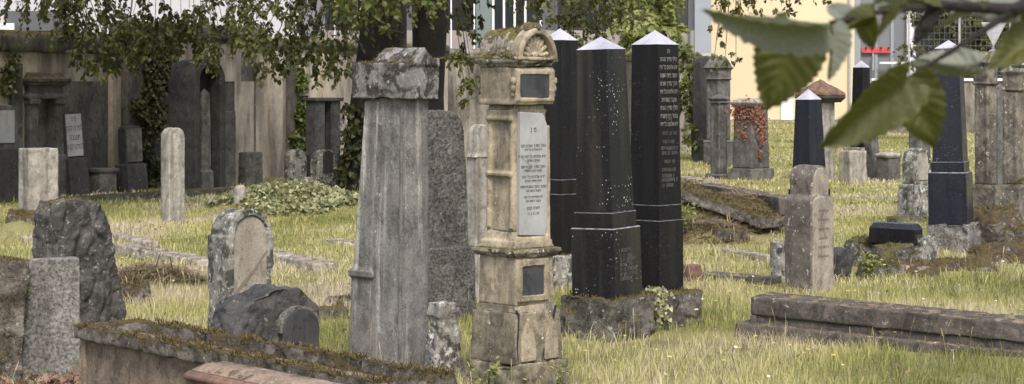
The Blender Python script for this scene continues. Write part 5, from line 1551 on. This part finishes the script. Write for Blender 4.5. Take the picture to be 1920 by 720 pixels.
# straw on the mounds
P, D, S = [], [], []
for (px, Y, rx, ry, n) in ((1370, 27, 1.25, 1.5, 11000), (1338, 24.5, .5, .5, 1500), (290, 19.5, .5, .42, 1800)):
    for _ in range(n):
        a = rng.uniform(0, 2 * pi); q = math.sqrt(rng.uniform(0, 1)); x = Xp(px, Y) + rx * q * cos(a); y = Y + ry * q * sin(a)
        P.append((x, y, gz(x, y) + rng.uniform(0, .05))); D.append((rng.normal(), rng.normal(), rng.uniform(-.15, .15))); S.append(rng.uniform(.06, .2))
T_STRAW = (np.array([(-.03, 0, 0), (.03, 0, 0), (.02, 1, .05), (-.02, 1, .05)], float), [(0, 1, 2, 3)])
M['straw'] = leafmat('dry_straw', (.085, .06, .038), (.32, .235, .15), .1)
o = link('straw', leaf_mesh('straw', P, D, [(0, 0, 1)] * len(P), S, T_STRAW, rng.uniform(0, 1, len(P))), M['straw']); tag(o, 'dead flattened grass and straw covering the grave mounds', 'straw', None, 'stuff')

# fuzzy moss and dry twigs on the chest tomb lid
P, D = [], []
ct = bpy.data.objects['chest_tomb']; cm_ = ct.matrix_basis
for _ in range(9000):
    u, v = rng.uniform(-.25, .25), rng.uniform(-1.55, 1.55)
    if rng.uniform() < .7: u = math.copysign(.25 - abs(rng.normal()) * .05, u)
    if noise.noise(Vector((u * 9, v * 5, 1))) < .02: continue
    zz = .495 if abs(u) > .17 else .418
    p = cm_ @ Vector((u, v, zz)); P.append(tuple(p)); D.append((rng.normal() * .7, rng.normal() * .7, 1.0))
M['mossf'] = leafmat('moss_fuzz', (.028, .022, .010), (.15, .12, .042), .1)
T_M = (np.array([(-.1, 0, 0), (.1, 0, 0), (.06, 1, .1), (-.06, 1, .1)], float), [(0, 1, 2, 3)])
inv = cm_.inverted()
me = leaf_mesh('moss', P, D, rng.normal(size=(len(P), 3)), rng.uniform(.012, .034, len(P)), T_M, rng.uniform(0, 1, len(P)))
me.transform(inv)
lid = [c for c in ct.children if c.name.startswith('lid')][0]
o = link('moss', me, M['mossf'], lid); tag(o, None, None, None, 'stuff')

def mossify(o, thr=.05, keep=.5, size=(.008, .022), nzmin=.35, mat='mossf', sc=6, smin=0.0, over=.0):
    me = o.data; n = len(me.vertices)
    P, D = [], []
    zs = [v.co.z for v in me.vertices]
    zt = max(zs)
    for v in me.vertices:
        nz = v.normal.z
        if v.co.z < 0: continue
        if nz < nzmin and not (over and v.co.z > zt - over * (0.4 + noise.noise(v.co * 9 + Vector((5, 0, 0))))): continue
        if noise.fractal(v.co * sc + Vector((n % 97, 0, 0)), 1, 2, 3) < thr: continue
        if random.random() > keep: continue
        P.append(tuple(v.co + v.normal * -.002)); d = v.normal + Vector((random.gauss(0, .6), random.gauss(0, .6), random.gauss(0, .4))); D.append(tuple(d))
    if len(P) < 10: return
    m_ = leaf_mesh('moss', P, D, rng.normal(size=(len(P), 3)), rng.uniform(size[0], size[1], len(P)), T_M, rng.uniform(0, 1, len(P)))
    q = link('moss', m_, M[mat], o); tag(q, None, None, None, 'stuff')


for o_ in list(bpy.data.objects):
    if o_.type != 'MESH': continue
    r_ = o_.parent or o_
    if o_.name.startswith('stone_plinth'): mossify(o_, -.12, 1.0, (.012, .035), over=.10)
    elif o_.name.startswith('fallen_slab') and o_.data.materials[0].name.startswith('mossy_ledger'): mossify(o_, -.15, .9, (.02, .05), sc=4, over=.05)
    elif o_.name.startswith('granite_block'): mossify(o_, .0, .7, over=.03)
    elif o_.name.startswith('rock') and o_.data.materials[0].name.startswith(('mossy', 'lichened')): mossify(o_, -.05, .9, (.015, .04), sc=4)
    elif r_.name == 'sandstone_monument' and o_.name.split('.')[0] in ('rough_plinth', 'cornice', 'curved_roof'): mossify(o_, .05 if 'roof' in o_.name else -.05, .8, (.008, .024), nzmin=.45)
    elif r_.name == 'carved_gravestone': mossify(o_, .08, .7, nzmin=.6)
    elif r_.name == 'pillar_gravestone' and o_.name.startswith('cap'): mossify(o_, .12, .8, nzmin=.4)
    elif r_.name == 'ledger_tomb' and o_.name.startswith('lid'): mossify(o_, .16, .25, (.006, .02))
    elif r_.name == 'chest_tomb' and o_.name.startswith('lid'): mossify(o_, -.08, .55, (.012, .034), over=.05, nzmin=.3)
    elif r_.name == 'mossy_gravestone': mossify(o_, -.2, .8, (.01, .03), nzmin=-.9)

# ------------------------------------------------------------------ flowers
def flower_proto():
    root = empty('dandelion', (0, 0, 0), (0, 0, 0), 'small yellow dandelion on a thin stalk in the grass', 'flower', 'yellow dandelions in the grass')
    bm = bmesh.new(); tube(bm, [Vector((0, 0, 0)), Vector((.008, 0, .12)), Vector((0, .005, .24))], [.0022, .002, .0018], 5); fin('stem', bm, M['lf_mid'], root, bev=0)
    bm = bmesh.new(); n = 16
    for i in range(n):
        a = 2 * pi * i / n
        for (r_, zz, w) in ((.019, .004, .28), (.011, .009, .35)):
            p = [(0, 0, .24), (r_ * cos(a - w), r_ * sin(a - w), .24 + zz), (r_ * 1.15 * cos(a), r_ * 1.15 * sin(a), .24 + zz), (r_ * cos(a + w), r_ * sin(a + w), .24 + zz)]
            bm.faces.new([bm.verts.new(q) for q in p])
    fin('bloom', bm, flat('yellow_petals', (.72, .64, .16), var=.1), root, bev=0)
    return root


fp = flower_proto()
spots = [(915, 12.55), (975, 12.4), (1165, 14.6), (1230, 14.2), (1190, 14.0), (1095, 13.6), (1145, 13.2), (1280, 15.3), (1310, 16.0), (1362, 17.2), (1340, 16.5), (1385, 14.1), (1420, 14.3), (1450, 14.4), (1476, 14.0),
         (1500, 13.8), (1515, 13.5), (1560, 13.6), (1580, 13.4), (1625, 15.5), (1650, 15.0), (1680, 14.8), (1720, 15.6), (1770, 14.9), (1300, 18.5), (1390, 18.9), (1425, 18.2), (1430, 19.5), (1660, 19.8), (1700, 24),
         (1620, 26), (1735, 26.5), (1740, 24.5), (440, 26), (470, 24), (260, 24.5), (350, 26), (230, 21), (560, 17.4), (600, 17), (1840, 18), (1890, 17.2), (1500, 17.6), (1590, 17.4), (320, 29.5), (1480, 31), (1560, 33), (1600, 31), (1250, 13.3), (1350, 13.1)]
for i, (px, Y) in enumerate(spots):
    x = Xp(px, Y); 
    if i == 0: r_ = fp
    else:
        r_ = fp.copy(); COL.objects.link(r_)
        for ch in fp.children:
            c = ch.copy(); COL.objects.link(c); c.parent = r_
    r_.location = (x, Y, gz(x, Y) - .01); s_ = rng.uniform(.5, .9)
    r_.rotation_euler = (rng.uniform(-.15, .15), rng.uniform(-.15, .15), rng.uniform(0, 6)); r_.scale = (s_, s_, s_)

bm = bmesh.new(); tube(bm, [Vector((0, 0, 0)), Vector((0, .004, .09))], [.0015, .0012], 4)
for i in range(9):
    a = 2 * pi * i / 9; p = [(0, 0, .09), (.013 * cos(a - .3), .013 * sin(a - .3), .095), (.015 * cos(a), .015 * sin(a), .097), (.013 * cos(a + .3), .013 * sin(a + .3), .095)]
    bm.faces.new([bm.verts.new(q) for q in p])
dz = fin('daisy', bm, flat('white_petals', (.75, .73, .72), var=.03), bev=0)
tag(dz, 'tiny white daisy low in the grass', 'flower', 'white daisies in the grass')
for i in range(70):
    y = rng.uniform(12.8, 22); x = Xp(rng.uniform(1060, 1900) if rng.uniform() < .8 else rng.uniform(230, 640), y)
    o = dz if i == 0 else dz.copy()
    if i: COL.objects.link(o)
    o.location = (x, y, gz(x, y)); s_ = rng.uniform(.6, 1.1); o.scale = (s_, s_, rng.uniform(.8, 1.4)); o.rotation_euler = (rng.uniform(-.4, .6), rng.uniform(-.3, .3), rng.uniform(0, 6))

# ------------------------------------------------------------------ light, sky, camera
w = bpy.data.worlds.new('World'); SC.world = w; w.use_nodes = True
nt = w.node_tree; bg = nt.nodes['Background']
sky = nt.nodes.new('ShaderNodeTexSky'); sky.sky_type = 'NISHITA'; sky.sun_disc = False
SUN_EL, SUN_AZ = 54, 170       # azimuth clockwise from +Y
sky.sun_elevation = R(SUN_EL); sky.sun_rotation = R(SUN_AZ)
sky.air_density = 1.0; sky.dust_density = 4.0; sky.ozone_density = .6
nt.links.new(sky.outputs[0], bg.inputs[0]); bg.inputs[1].default_value = .15
sl = bpy.data.lights.new('sun', 'SUN'); sl.energy = 1.9; sl.angle = R(15); sl.color = (1, .95, .87)
so = bpy.data.objects.new('sun', sl); COL.objects.link(so)
dv = Vector((sin(R(SUN_AZ)) * cos(R(SUN_EL)), cos(R(SUN_AZ)) * cos(R(SUN_EL)), sin(R(SUN_EL))))
so.rotation_euler = dv.to_track_quat('Z', 'Y').to_euler()

cd = bpy.data.cameras.new('camera'); cam = bpy.data.objects.new('camera', cd); COL.objects.link(cam)
cam.location = (0, 0, H); cam.rotation_euler = (R(90), 0, 0)
cd.sensor_width = 36; cd.lens = 36 * F / 1920; cd.shift_y = -(360 - HY) / 1920
cd.clip_start = .1; cd.clip_end = 3000
cd.dof.use_dof = True; cd.dof.focus_distance = 15.2; cd.dof.aperture_fstop = 10.5
SC.camera = cam
SC.view_settings.view_transform = 'Standard'; SC.view_settings.look = 'None'; SC.view_settings.exposure = 0.90; SC.view_settings.gamma = 1
SC.render.engine = 'CYCLES'
SC.cycles.use_denoising = True
